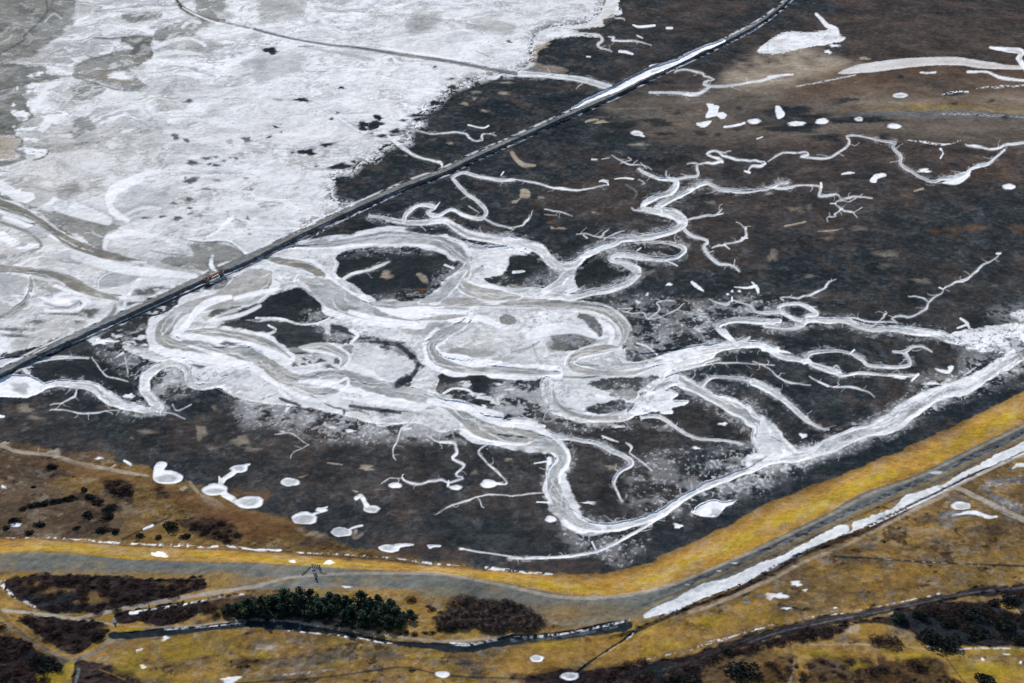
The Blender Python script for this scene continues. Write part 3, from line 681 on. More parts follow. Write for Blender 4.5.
creek(8, '640 280 6 700 290 7 740 308 5', .2, .8, False); line(8, '690 250 5 710 275 6 765 250 4', 'snow', .5, 1.2, .6); line(8, '640 262 8 642 290 4', 'snow')
line(8, '0 298 12 15 298 9', 'snow'); speck(8, '480 240 560 255 500 310', .25)
for e in ('800 360 24 22', '590 362 30 10', '105 268 30 14', '135 302 20 6', '960 390 30 20', '528 383 7 5', '855 262 10 8', '850 425 10 4', '1000 428 20 6'): ell(8, e, 'beige', 1.3, 3, .5)

# ---------------------------------------------------------------- tile 9
poly(9, '90 -30 290 -30 296 8 200 14 120 6', 'marsh', 1.0, 1.3, .9)
poly(9, '498 20 560 -5 625 25 665 80 680 100 622 140 600 180 545 184 582 148 640 108 618 64 560 42', 'marsh', 1.6, 1.5, .92, 'marsh_ground'); poly(9, '340 20 380 10 400 20 370 50', 'marsh', 1.3, 1.5, .7); line(9, '542 0 20 550 12 20', 'snow', .6)
for e in ('192 90 12 8', '215 82 10 6', '240 82 10 6', '205 104 18 5', '240 100 10 8', '325 75 10 16', '322 108 12 6', '290 116 30 4', '260 70 6 4'): ell(9, e, 'marsh', 1.0, 1.4, .85)
poly(9, '735 125 850 118 960 138 1060 150 1080 210 1070 310 960 302 900 262 832 232 740 222 722 200 780 190 735 160', 'marsh', 1.3, 1.4, .98, 'marsh_ground')
line(9, '750 205 8 790 186 8 840 190 8 870 206 6', 'snow', .8); 
for e in ('846 166 20 11', '820 160 14 4', '880 212 24 9', '920 222 28 10', '960 232 22 12', '975 218 14 6', '912 258 10 5', '970 290 6 6', '975 168 12 3', '1010 190 20 4'): ell(9, e, 'snow', 1.1, 1.2, .95)
speck(9, '740 190 840 180 840 232 740 222', .8); speck(9, '960 160 1080 160 1080 310 960 300', .55)
poly(9, '888 342 960 334 1030 352 1030 372 960 364', 'marsh', .9, 1.3, .92)
line(9, '-400 -95 16 -380 -50 24 -320 -5 30 -200 32 34 -80 34 36 0 45 40 45 92 40 110 145 36 180 164 34 228 150 34 270 126 20 330 130 22 400 165 32 480 190 32 560 215 34 660 230 34 750 260 40 800 290 42 830 330 44 880 360 44 960 384 40 1080 396 38', 'ice', .7, 1.5, 1, 'creek_water', .7)
line(9, '40 140 5 110 165 7 180 182 7 235 165 4', 'dark', .4, 1.4, .35); line(9, '225 150 4 270 120 5 335 124 5 400 160 4', 'dark', .4, 1.2, .45)
line(9, '840 300 26 880 312 32 940 326 30 1060 335 26', 'snow', .7, 1.4); line(9, '860 375 12 960 398 14 1060 408 12', 'snow', .7)
line(9, '740 -30 26 705 20 28 722 60 28 790 86 28 900 82 24 1030 66 18', 'ice', .6, 1.5, .95, 'creek_water', .5); line(9, '690 10 4 690 40 5 720 75 6 790 100 4', 'dark', .4, 1.2, .45)
poly(9, '770 34 850 24 960 36 930 58 830 66 770 58', 'mud', .8, 2.5, .7); line(9, '780 75 10 830 80 12 850 74 6', 'snow'); 
line(9, '650 40 20 680 82 26 800 106 26 950 112 24 1060 130 22', 'snow', .7, 1.5); line(9, '820 96 4 940 98 5 1023 84 4', 'dark', .4, 1.2, .35)
line(9, '190 188 16 300 202 18 350 186 16 372 165 10', 'ice', .7, 1.6, .9); poly(9, '270 140 340 138 370 160 340 195 280 170', 'ice', .8, 2.5, .7); line(9, '210 185 14 270 185 12', 'snow'); line(9, '195 175 4 205 195 4', 'dark', .3, 1, .7)
line(9, '70 36 16 180 30 18 300 46 16 360 80 14 390 115 12', 'ice', .8, 2, .6)
speck(9, '480 -20 690 0 700 120 540 200', .75)
speck(5, '300 610 480 630 600 690 320 690', .7)
line(9, '212 208 5 260 236 6 310 262 6 352 272 5 345 310 6', 'marsh', .6, 1.2, .8); line(9, '350 275 8 400 272 9 450 290 8', 'marsh', .9, 1.4, .7); line(9, '500 275 5 620 280 6 650 292 5', 'marsh', .9, 1.3, .7); ell(9, '680 262 34 6', 'marsh', .9); ell(9, '520 285 26 9', 'marsh', 1.2, 1.4, .7); ell(9, '560 240 30 8', 'marsh', 1.3, 1.5, .6)
line(9, '60 130 4 90 160 5 95 200 4 20 230 5', 'marsh', .6, 1.2, .6); line(9, '120 180 6 128 210 8 120 245 10 95 225 8', 'ice', .6, 1.3, .8); line(9, '145 190 5 125 250 4', 'snow')
speck(9, '-60 200 100 230 340 280 500 320 720 350 880 370 880 392 560 392 300 392 160 360 40 330 -60 330', .8)
speck(9, '350 280 760 270 820 340 700 370 480 340', .8)
creek(9, '345 310 6 365 288 8 385 275 5', .2, 1, False); creek(9, '460 300 10 495 335 9 560 322 10 590 300 6', .2, 1, False); creek(9, '630 306 12 600 336 14 578 350 9 568 388 7 550 430 6 558 472 4', .3, 1, False); line(9, '588 350 10 620 345 8', 'snow')
creek(9, '686 368 10 718 400 11 790 405 13 802 438 13 790 468 12 832 492 12 800 528 13 826 546 11 770 562 12 740 550 10 690 560 10 640 571 10 590 550 9 588 530 6', .4); creek(9, '590 550 7 540 546 6 500 566 5', .3, 1, False); line(9, '770 556 6 768 575 10', 'snow')
creek(9, '925 408 9 890 435 9 920 480 9 968 520 9 990 545 8 1000 566 9 960 568 8', .4); creek(9, '212 412 8 195 400 5', .2, 1, False); creek(9, '212 412 6 150 440 6 140 466 5', .2, .8, False); line(9, '75 370 5 140 365 5 192 402 3', 'snow', .6, 1.2, .6)
for e in ('380 356 14 6', '300 340 20 4', '105 358 8 3', '430 375 5 5'): ell(9, e, 'snow', .8)
creek(9, '715 686 8 770 660 8 840 636 8 890 620 7 935 608 9 1030 616 8', .3, 1, False); creek(9, '888 622 7 900 648 6 912 662 5', .2, 1, False)
ell(9, '440 505 28 9', 'beige', .9, 1.5, .9); line(9, '286 483 4 320 488 7 345 491 3', 'beige'); line(9, '170 540 4 185 540 8 208 530 4', 'beige', .5, 1.3, .8)
ell(9, '50 435 30 5', 'brown', .8, 2, .8); ell(9, '875 520 12 6', 'beige', .8, 2, .6); ell(9, '1010 468 12 5', 'beige', .6, 1.5, .8); ell(9, '400 596 10 5', 'beige'); ell(9, '480 590 14 4', 'beige', .6, 1.5, .5)
line(9, '-20 465 3 200 470 4 400 480 3', 'dark', .6, 1.6, .5); line(9, '-20 440 3 300 445 4 560 470 3', 'dark', .6, 1.6, .35)
poly(9, '-100 590 0 590 60 600 40 640 0 650 -100 660', 'rust', 1.3, 4, .55)

# ---------------------------------------------------------------- tile 10
poly(10, '310 165 420 150 560 138 605 158 520 190 485 232 400 215 390 196 330 178', 'marsh', 1.2, 1.3, .95, 'marsh_ground'); poly(10, '298 268 340 250 440 235 462 256 430 287 380 297 312 288', 'marsh', 1.0, 1.3, .98, 'marsh_ground')
poly(10, '450 -20 520 -60 700 -60 760 -10 700 38 560 75 460 75 448 30', 'marsh', 1.3, 1.4, .95, 'marsh_ground'); speck(10, '450 -40 740 -60 700 40 460 75', .75); line(10, '500 5 6 540 18 7 580 50 6', 'snow'); line(10, '450 30 8 450 75 6', 'snow'); ell(10, '360 232 22 6', 'snow', .9)
speck(10, '380 200 490 180 470 240 400 225', .8); speck(10, '300 150 560 130 600 160 420 190', .5)
speck(10, '150 -60 350 -60 320 20 180 20', .5)
creek(10, '1060 30 20 1000 14 24 940 8 28 880 12 36 800 25 42 700 45 44 620 66 42 540 84 34', .8); creek(10, '900 10 18 870 -22 16 850 -50 14', .6)
line(10, '420 -20 16 290 28 18 250 55 18 268 85 18 350 105 16 450 116 14 545 110 12', 'ice', .6, 1.5, .95, 'creek_water', .5); line(10, '400 0 4 285 25 6 242 55 7 262 88 6 345 95 4', 'dark', .3, 1.2, .6); line(10, '400 90 5 520 86 6 600 70 4', 'dark', .3, 1.1, .5)
line(10, '100 105 6 150 128 8 250 142 8 340 138 8 375 122 5', 'mud', .5, 1.3, .85); line(10, '280 146 4 340 134 5 370 124 4', 'dark', .3, 1.1, .6)
line(10, '0 40 10 70 22 8 110 0 6', 'dark', .8, 1.8, .5); line(10, '85 10 6 100 60 8 140 110 8', 'mud', .7, 1.5, .5); poly(10, '-20 60 60 70 100 100 60 110 -20 100', 'ice', 1, 3, .7); poly(10, '150 0 230 10 200 40 150 40', 'mud', 1, 2.5, .6)
creek(10, '132 160 40 134 195 48 150 232 50 182 262 46 240 290 40 320 305 36 420 300 36 480 282 42 520 232 56 580 182 60 650 150 60 700 168 52 780 205 50 860 248 52 930 283 54 985 320 60 1000 360 66 1000 395 70 1050 430 80', .9)
line(10, '165 200 12 178 240 14 230 280 16 320 303 16 420 302 14', 'mud', .6, 1.5, .8); line(10, '700 178 8 800 225 9 900 280 9 965 320 10', 'mud', .6, 1.6, .55)
poly(10, '470 285 500 240 545 198 622 188 664 210 642 232 704 236 690 252 640 264 642 286 600 286 580 272 530 290', 'snow', .8, 1.2, 1, 'snow_field', .4); line(10, '555 92 30 600 112 36 650 140 36', 'snow', .7)
creek(10, '520 300 18 590 300 18 650 338 19 700 370 15 760 388 12 850 395 10 920 408 10', .5); creek(10, '762 172 14 798 140 14 870 144 14 940 150 18 1000 175 24 1060 208 26', .6)
creek(10, '660 108 26 740 90 26 780 76 20 830 66 6', .6); creek(10, '760 96 8 820 84 9 900 85 9 1050 92 9', .4)
creek(10, '-20 316 22 80 322 26 105 348 22 180 380 24 260 390 18 340 405 18 400 435 18 450 458 18 478 488 20 432 518 14 408 560 12 422 602 8 440 636 6', .6); line(10, '85 325 12 130 338 10', 'snow'); line(10, '-20 360 7 60 362 7 130 380 6', 'snow')
creek(10, '-60 392 40 0 390 42 60 390 42 130 405 52 182 430 62 205 470 60 172 515 52 165 560 60 178 612 60 205 665 62 230 700 64 262 722 60 300 738 50 400 742 40 500 720 36 560 702 40 610 678 40 660 642 32 730 600 28 800 566 28 880 536 28 960 500 30 1040 462 32', .9); line(10, '0 380 10 80 384 12 150 412 14 200 450 14', 'mud', .7, 1.6, .7); line(10, '150 470 20 150 560 24 180 640 24', 'snow', 1, 2)
creek(10, '-10 620 8 60 607 8 132 605 6', .3, 1, False); line(10, '90 485 5 140 478 6', 'snow'); line(10, '100 640 5 150 642 6', 'snow'); line(10, '215 645 8 250 672 4', 'snow')
poly(10, '738 662 800 630 850 636 905 628 880 650 852 662 830 690 800 700 745 690', 'snow', .7, 1.1, 1, 'snow_field', .3)
line(10, '360 375 5 390 388 9 425 400 4', 'snow'); line(10, '455 402 4 478 420 8 470 440 5', 'snow', .6, 1.1, .8); line(10, '470 445 5 520 480 6 560 515 5', 'snow', .6, 1.2, .6); ell(10, '845 326 14 6', 'snow', .6); ell(10, '305 643 22 6', 'snow', .8, 1.2, .9); ell(10, '398 500 20 8', 'beige', 1, 2, .7); ell(10, '740 425 14 5', 'snow'); ell(10, '420 338 20 6', 'snow', 1.1); ell(10, '365 385 4 3', 'snow')
speck(10, '480 500 620 440 860 460 1000 440 1023 470 800 555 640 640 560 660 450 640', .5); speck(10, '160 300 420 310 400 345 200 340', .5); speck(10, '-60 170 120 180 180 290 60 310 -60 300', .75)
speck(10, '740 580 1023 500 1023 590 860 660 700 690 640 690', .6); speck(10, '520 300 640 345 560 350', .6); speck(10, '760 440 1000 400 1000 440 820 480', .4)

# ---------------------------------------------------------------- tile 11
poly(11, '745 -30 760 0 840 30 872 42 980 32 1023 8 1100 -20 1100 -120 900 -60', 'snow', 1.4, 1.5, .9, 'snow_field'); speck(11, '780 40 1000 30 1040 60 860 120 790 130', .8)
creek(11, '-60 478 60 0 466 50 120 455 44 220 428 46 300 388 48 400 356 52 480 325 56 560 275 62 640 228 64 700 200 58 780 178 56 850 145 54 900 110 50 960 75 52 1023 45 52', .3, 1.0, True, 1.16)
line(11, '300 392 12 400 366 14 500 328 14 600 266 14 690 208 14', 'mud', .6, 1.5, .6); line(11, '860 155 10 900 122 14 950 90 10', 'ice', .6, 1.5, .9); line(11, '220 408 5 330 365 6 440 330 6 540 272 5', 'dark', .4, 1.2, .3)
line(11, '210 420 10 300 375 9 420 342 8', 'marsh', .8, 1.3, .3)
speck(11, '180 400 480 300 700 180 900 80 1023 30 1023 70 760 230 560 340 330 440 100 500 0 490', .85); speck(11, '600 130 760 130 760 190 560 260', .5)
creek(11, '-60 5 22 0 26 24 60 60 20 150 75 20 182 92 22 270 120 22 300 135 14 360 125 12 440 130 11 540 135 10 600 130 8', .6); creek(11, '150 75 34 165 48 18 250 36 14 330 45 11 365 65 12 400 92 13 470 104 13 555 96 14 570 78 14 545 42 16', .5); creek(11, '500 38 16 545 40 16 575 20 12 620 20 9 655 40 7', .4); line(11, '330 45 7 345 32 6', 'snow'); creek(11, '255 110 8 275 95 6 290 120 6', .2, 1, False); line(11, '600 130 10 575 155 8', 'snow'); ell(11, '530 138 30 7', 'snow', .8); line(11, '-20 30 14 60 38 10 90 45 5', 'snow')
creek(11, '-60 75 8 0 108 9 50 148 10 110 166 9 170 170 7', .4); creek(11, '165 138 7 240 175 8 330 180 9 380 190 9 428 216 5', .3); line(11, '200 158 6 240 176 8', 'snow')
poly(11, '668 106 700 112 722 112 720 98 742 96 736 114 720 126 690 120', 'snow', .4, .9, 1, 'snow_patch'); ell(11, '660 166 24 6', 'snow', .6); creek(11, '780 132 7 808 118 8 832 100 6', .2, 1, False); line(11, '700 170 14 720 150 12', 'snow', 1, 2, .5)
creek(11, '-60 160 26 0 188 30 60 230 28 110 275 22 150 310 18 200 340 10 242 350 6', .6)
poly(11, '-30 300 5 318 42 345 70 400 115 436 60 462 -30 472', 'snow', 1.0, 1.6, .9, 'creek_water', .1)
poly(11, '-30 330 10 350 40 400 40 450 -30 460', 'ice', 2.4, 5, .55)
line(11, '-10 310 16 25 350 18 60 410 18 100 440 12', 'ice', 1, 1.8, .6); speck(11, '0 330 60 380 90 440 0 460', .6); ell(11, '140 376 16 8', 'snow', 1.0)
speck(11, '-60 470 160 465 100 560 -20 600 -60 560', .45)

# ridges, drift lines and tide marks on the flats and in the braid
line(4, '640 0 16 560 20 22 480 60 24 440 110 24 450 160 26 510 200 20', 'snow', .9, 2, .9); line(4, '830 265 10 880 235 14 920 195 16 935 180 8', 'snow', .8, 1.6); line(4, '480 190 12 560 150 14 640 150 10', 'snow', 1, 2, .7)
line(4, '420 330 14 430 270 22 520 250 26 640 270 22 740 310 14', 'snow', 1.6, 2.5, .8); line(4, '500 530 10 530 470 16 555 440 18', 'snow', .8, 1.5); line(4, '480 590 16 500 530 12', 'snow', .7, 1.4)
line(4, '10 90 14 100 80 16 200 110 18 300 150 18', 'snow', 1.4, 2, .8); line(4, '850 340 10 845 380 16 870 400 10', 'snow', .6, 1.2); line(4, '750 330 6 830 390 6', 'beige', .8, 2, .4)
line(4, '395 470 4 398 435 5 450 405 5 540 400 4', 'snow', .4, 1.2, .8); line(4, '300 500 10 340 530 16 290 560 14 180 560 10', 'snow', .8, 1.5, .9); line(4, '60 500 8 90 520 16 130 470 10', 'snow', .8, 1.5, .8)
line(0, '130 440 20 200 350 30 270 330 24', 'snow', 1.4, 2, .8); line(0, '140 560 24 200 480 34 280 450 24', 'snow', 1.4, 2, .8); line(0, '420 130 24 520 105 26 610 130 20', 'snow', .9, 1.5, .9); line(0, '620 190 14 680 165 18 760 155 12 820 180 14', 'snow', 1, 1.5, .8)
line(0, '620 220 16 700 210 20 800 215 12', 'snow', 1, 1.6, .7); line(0, '730 110 12 760 85 16 800 90 12', 'snow', .8, 1.5, .8); line(0, '400 215 10 440 205 12 450 190 8', 'snow', .8, 1.2)
mud_ = CH['mud'] * (VV < 300) * (UU < 330)
put(ALL, 'snow', mud_ * .6 * sstep(.56, .68, fbm(X0 + WX * 30, Y0 * .8 + WY * 60, 9, 5, 71, .7)) * np.where(LAB == OBJ_NAMES.index('mudflat_water'), .45, 1))
put(ALL, 'dark', mud_ * .3 * sstep(.54, .66, fbm(X0 + WX * 30, Y0 + WY * 60, 20, 5, 72, .65)))
put(ALL, 'beige', CH['snow'] * .1 * sstep(.5, .66, fbm(X0, Y0, 60, 5, 73, .6)) * (VV < 300) * (UU < 400))
# frosted plains of the braid are greyer than the packed snow on the banks
braid = sstep(700, 640, UU) * sstep(90, 150, UU) * sstep(225, 262, VV) * sstep(455, 425, VV) * CH['snow']
put(ALL, 'ice', braid * .38 * sstep(.3, .5, N_F))
put(ALL, 'dark', braid * .42 * sstep(.5, .68, N_S * .7 + N_F * .3) * sstep(.38, .52, N_M))
# lower left of the causeway: dark mud under broken frost
zone([(92, 345), (120, 320), (150, 303), (190, 285), (212, 281), (205, 292), (178, 305), (164, 322), (158, 345), (120, 348)], 'marsh', 6, .8, .44, .54, N_F * .6 + N_M * .4)
# main braid channels
bchan('540 205 40 500 232 50 440 258 30 375 275 24 338 302 24 324 330 26 345 346 26 400 352 24 450 362 24 500 368 26 532 386 28 562 406 24 600 415 18 640 409 16 682 408 20 730 424 24 780 438 24 840 450 24 890 466 26 922 488 26 955 512 24 1000 526 22 1050 533 22 1089 544 22 1115 557 22 1126 577 20 1110 600 18 1106 622 18 1113 648 18 1126 674 18 1155 703 15 1200 716 10', 'ice', .9, .8, .7)
bchan('520 172 8 560 180 14 610 190 16 638 206 24 652 236 30', 'mud')
bchan('600 215 14 640 232 30 668 252 36 710 272 28 760 290 16 800 298 10 840 303 8', 'ice', .95, .9, .8)
bchan('740 266 12 800 268 14 860 263 16 940 262 14 1040 264 12 1120 266 12 1200 276 12 1242 304 12 1250 330 12 1236 352 12', 'ice', .9, .7, .7, .8)
bchan('1236 352 12 1200 356 12 1160 366 12 1140 380 12 1150 396 12 1200 404 10 1260 404 8 1320 388 6', 'ice', .9, .9, .8, .8)
bchan('600 150 8 660 146 14 740 136 16 800 134 16 870 140 16 910 158 18 936 182 20', 'ice', .8, .8, .9, .4)
bchan('936 182 18 932 200 18 918 214 18 930 232 18 970 246 18 1040 252 18', 'ice', .9, .9, .9, .6)
bchan('930 200 16 900 228 24 880 250 22 840 262 16', 'ice', .8, .9, .8, .3)
bchan('935 286 14 926 306 16 885 328 20 862 350 20 878 378 20 930 392 18 1000 398 14 1060 402 12 1120 404 12', 'ice', .95, 1, 1.1, .6)
bchan('830 300 8 880 294 10 935 290 12', 'ice', .9, .9, .8, .3)
bchan('370 322 8 420 322 12 480 330 12 540 346 12 580 372 10', 'ice', .8, .9, 1.2, .3)
bchan('680 392 10 690 372 12 650 352 14 600 352 12', 'ice', .8, .8, .9, .3); bchan('590 430 14 640 442 14 680 432 14 692 420 12', 'ice', .9, .9, .9, .3)
ridge('375 308 8 392 282 14 420 262 16 460 252 10', 1, 1); ridge('470 255 8 520 243 10 560 236 6', 1, .9); ridge('350 330 8 372 310 14 385 296 8'); ridge('420 300 8 480 288 8 520 270 6', 1, .8)
ridge('700 282 8 760 298 12 830 306 10', 1, 1); ridge('780 285 10 850 280 12 930 282 8', 1, .9); ridge('600 420 8 650 424 14 700 440 12', 1, .9); ridge('560 440 8 580 460 8 572 480 5', 1, .8); ridge('500 395 8 560 430 8 610 455 10 650 460 8', 1, .7)
ridge('900 300 8 960 296 14 1000 310 10', 1, 1); ridge('890 370 10 940 386 12 1000 384 10', 1, 1); ridge('860 460 14 920 470 18 1000 490 16', 1, .9); ridge('1060 330 18 1100 318 24 1150 316 20 1190 330 12', 1, .8); ridge('1200 300 8 1225 320 10 1220 345 8', 1, .9)
ridge('690 455 6 740 462 8 800 470 6', 1, .7); ridge('380 350 5 420 362 8 470 376 6', 1, .9); ridge('300 355 5 360 380 7 420 392 8 480 384 8 510 396 5', 1, .9)
for e in ('455 346 16 4', '590 388 8 4', '640 380 8 4', '660 392 10 3', '610 376 6 3', '400 390 14 3'):
    f_ = [float(q) for q in e.split()]; sl, d = sd_ell(f_[0] / 2, f_[1] / 2 + 171, f_[2] / 2, f_[3] / 2, 6, .2); put(sl, 'marsh', cover(d, sl, .7, 1.4) * .85)
for t_ in ('740 342 6 790 346 10 825 370 10', '836 385 8 826 408 10 795 428 12', '665 310 10 690 318 12 718 330 8', '700 336 5 740 334 6', '560 455 6 600 470 5', '700 470 6 760 478 7 800 484 5'):
    ridge(t_, 1, .9, 'marsh', rough=1.2)
ridge('700 318 6 715 328 8 706 340 5', 1, 1)
# left above the causeway
bchan('-20 60 26 60 90 24 120 130 22 170 156 20 230 172 12 290 180 5', 'mud', 1, .8, .6, .3, .4); bchan('-20 193 14 60 200 18 120 212 18 160 232 16 205 246 10 245 250 5', 'mud', .8, .9, .9, .3, .3)
bchan('60 212 6 62 232 8 50 260 8 20 282 8 -10 296 6', 'mud', .7, .9, .8, .2); bchan('232 262 5 225 285 6 170 325 5', 'mud', .7, .8, .8, .2)
ridge('5 130 18 40 150 14 75 150 8', 1, 1); ridge('150 168 20 240 196 20 330 205 16 390 210 10', 1, .7); ridge('100 225 8 160 250 8 180 262 6', 1, .9); ridge('60 245 5 110 262 7 150 255 5', 1, .9)
ridge('220 55 20 232 36 22 280 14 18', 1, .9); ridge('120 70 26 170 84 28 215 100 18', 1, .7); ridge('0 30 20 40 50 24 110 64 20', 1, .7)

lft = sstep(150, 40, UU + VV * .15 + (N_M - .5) * 60) * (VV < 330) * CH['snow']
put(ALL, 'mud', lft * .75 * sstep(.5, .6, fbm(X0 + WX * 40, Y0 + WY * 60, 15, 5, 76, .68)))
top = sstep(60, 0, VV + (N_M - .5) * 50) * (UU < 520) * CH['snow']
put(ALL, 'mud', top * .55 * sstep(.5, .62, fbm(X0 + WX * 40, Y0 + WY * 60, 14, 5, 77, .68)))

speck(7, '900 540 1100 540 1100 760 800 740', .9, 'marsh', 18, 1.1); speck(11, '740 -30 1100 -60 1100 40 840 40', .8, 'marsh', 18, 1.1)

# ---------------------------------------------------------------- dry land: dike, heath, meadow
def prof(pts):
    p = np.array(sorted(pts), float)
    return np.interp(us, p[:, 0], p[:, 1])[None, :]


def wob(a):
    return (N_F - .5) * a * 2 + (N_M - .5) * a


L1 = prof([(-80, 538), (0, 538), (80, 539.5), (140, 544), (220, 548), (256, 552), (306, 555), (381, 561), (456, 568), (512, 572), (550, 575), (600, 575), (632, 569), (652, 562), (687, 545), (725, 527.5), (752, 512), (768, 504), (830, 481), (868, 464.5), (918, 444.5), (955, 427), (993, 406), (1024, 391), (1100, 352)])
L2 = prof([(-80, 553), (0, 553), (37, 550.5), (75, 553), (125, 559), (175, 561), (256, 562.5), (306, 566), (356, 569), (431, 572.5), (468, 577), (512, 584), (537, 590), (575, 596), (612, 596), (650, 591), (687, 578.5), (725, 562.5), (768, 542), (828, 513), (843, 503.5), (868, 490.5), (908, 478), (943, 462), (993, 438), (1024, 423), (1100, 388)])
L3 = prof([(-80, 574), (0, 572), (50, 573), (100, 577), (150, 579), (256, 589), (331, 591), (380, 592), (431, 596), (468, 596), (512, 616), (560, 626), (600, 628), (640, 617), (672, 603), (712, 586), (768, 558), (828, 529), (868, 510), (908, 494), (943, 480), (993, 455), (1024, 441), (1100, 405)])
HE = prof([(-80, 440), (20, 443), (50, 450), (100, 454), (140, 463), (180, 482), (230, 502), (290, 522), (340, 541), (400, 553), (480, 566), (512, 572), (560, 576), (1100, 352)])

VW = VV + wob(1.2)
a = sstep(-3, 3, VV + wob(7) - HE) * (UU < 560)
put(ALL, 'heath', a, obj_id('heath_ground'))
put(ALL, 'brown', .75 * a * sstep(.44, .6, fbm(X0, Y0, 45, 4, 41)))
put(ALL, 'golden', .4 * a * sstep(.46, .62, fbm(X0, Y0, 38, 6, 42, .65)) * sstep(300, 60, UU))
put(ALL, 'scrub', .5 * a * sstep(.57, .68, fbm(X0, Y0, 7, 4, 53, .7)))
put(ALL, 'beige', .3 * a * sstep(.58, .7, fbm(X0, Y0, 6, 4, 54, .7)))
put(ALL, 'brown', .7 * np.clip(1 - np.abs(VV - L1 + 6 + 8 * N_L) / 26, 0, 1) * sstep(220, 320, UU) * sstep(680, 560, UU) * sstep(.35, .6, N_M * .5 + N_F * .5) * (VV < L1))
# black wrack line along the toe of the dike on the right
a = np.clip(1 - np.abs(VV - L1 + 12) / 16, 0, 1) * sstep(600, 680, UU)
put(ALL, 'dark', a * .75 * sstep(.25, .5, N_F))
a = sstep(-1, 1, VW - L3)
put(ALL, 'heath', a, obj_id('meadow_ground'))
mead = a.copy()
put(ALL, 'golden', a * .6 * sstep(.38, .62, fbm(X0, Y0, 34, 6, 43, .68)))
put(ALL, 'golden', a * .9 * np.clip(1 - np.hypot((UU - 650) / 90, (VV - 635) / 26), 0, 1) ** .5 * sstep(.3, .5, N_F))
put(ALL, 'yellow', a * .25 * sstep(.55, .7, fbm(X0, Y0, 22, 5, 44, .65)))
put(ALL, 'brown', a * .4 * sstep(.5, .66, fbm(X0, Y0, 12, 5, 51, .7)))
put(ALL, 'scrub', a * .7 * sstep(.58, .68, fbm(X0, Y0, 6, 4, 45, .7)) * sstep(.4, .55, N_M))
put(ALL, 'beige', a * .3 * sstep(.54, .7, fbm(X0, Y0, 4, 4, 46, .75)))
put(ALL, 'stone', a * .4 * sstep(.58, .7, fbm(X0, Y0, 5, 4, 52, .75)))
# landward slope and berm
a = sstep(-.8, .8, VW - L2) * sstep(.8, -.8, VW - L3)
put(ALL, 'slope', a, obj_id('dike_slope_ground'))
put(ALL, 'golden', a * .25 * sstep(.58, .7, fbm(X0, Y0, 16, 5, 47, .6)))
put(ALL, 'golden', a * .6 * np.clip(1 - np.hypot((UU - 570) / 95, (VV - 613) / 15), 0, 1))
put(ALL, 'yellow', a * .8 * np.clip(1 - np.hypot((UU - 440) / 40, (VV - 594) / 8), 0, 1) * sstep(.35, .6, N_M))
put(ALL, 'golden', a * .85 * np.clip(1 - np.hypot((UU - 268) / 35, (VV - 580) / 4.5), 0, 1))
put(ALL, 'golden', a * .75 * sstep(568, 577, VW + wob(2)) * sstep(258, 225, UU))
put(ALL, 'golden', a * .85 * sstep(587, 592, VV + wob(3)) * sstep(290, 320, UU) * sstep(440, 400, UU))
# seaward slope in winter grass
a = sstep(-1.6, 1.6, VV + wob(3.0) - L1) * sstep(.8, -.8, VW - L2)
put(ALL, 'golden', a, obj_id('dike_grass_ground'))
t = (VV - L1) / np.maximum(L2 - L1, 1)
put(ALL, 'yellow', a * .8 * np.exp(-((t - .62) / .22) ** 2) * sstep(.40, .56, fbm(X0, Y0, 30, 4, 48)) )
put(ALL, 'rust', a * .6 * sstep(.38, 0, t) * sstep(.4, .6, N_M))
st = fbm(X0 * .35, t * 9, 3.0, 4, 49, .65)
put(ALL, 'heath', a * .4 * sstep(.46, .66, st)); put(ALL, 'beige', a * .22 * sstep(.5, .64, fbm(X0 * .3, t * 7 + 40, 2.2, 4, 50, .65)))
put(ALL, 'heath', a * .5 * sstep(.2, .02, t))

# strips on the berm to the right
line(None, [(-4, 553, 1.2), (75, 554, 1.6), (140, 559, 1.2)], 'yellow', .6, 2, .6)
for pts, c, al in (
        ([(256, 586, 2.4), (288, 578, 2.4), (318, 575, 2.6), (356, 573.4, 2.8), (431, 573.6, 2.8), (468, 578.5, 3), (512, 587, 3.4), (537, 593, 3.4), (562, 597, 3.6), (600, 598, 3.4), (637, 593.5, 3.4), (674, 584, 3), (712, 569, 2.8), (768, 544.5, 2.8), (833, 514, 3), (848, 505, 3), (875, 492, 3), (912, 480, 3), (943, 466, 3), (980, 447.5, 3), (1024, 426, 3)], 'path', .9),):
    line(None, pts, c, .35, 1.3, 1.0, 'dike_track_path')
line(None, [(660, 594, 3), (712, 572, 3.6), (768, 549.5, 4), (840, 514, 5), (900, 490, 5), (968, 457, 5.4), (1024, 431, 5.6)], 'dark', .5, 2.2, .3)
line(None, [(687, 584.5, 2.4), (712, 574, 2.8), (768, 550, 3.2), (863, 506, 3.6), (918, 482.5, 4), (968, 460, 4), (1024, 434, 4.2)], 'stone', .3, 1.2, .9, 'service_road')
line(None, [(690, 585.5, .6), (768, 552, .8), (863, 508.5, .9), (968, 462, 1), (1024, 436, 1)], 'beige', .2, 1, .6)
line(None, [(632, 617, 1.6), (672, 596, 1.6), (712, 578, 1.8), (768, 553.5, 1.8), (863, 510.5, 2), (918, 486.5, 2), (968, 464, 2), (1024, 438, 2.2)], 'golden', .4, 1.6, .7)
line(None, [(640, 606, 1), (690, 588, 1), (768, 557, 1.2), (863, 514, 1.2), (968, 467, 1.2), (1024, 441, 1.2)], 'dark', .3, 1.4, .45)
for p in ((936, 472.5, 5, 1.3), (735, 563, 2.5, .8), (719, 571, 2.5, .7), (688, 584.5, 2.5, .8)):
    sl, d = sd_ell(*p); put(sl, 'snow', cover(d, sl, .4, 1) * .8)

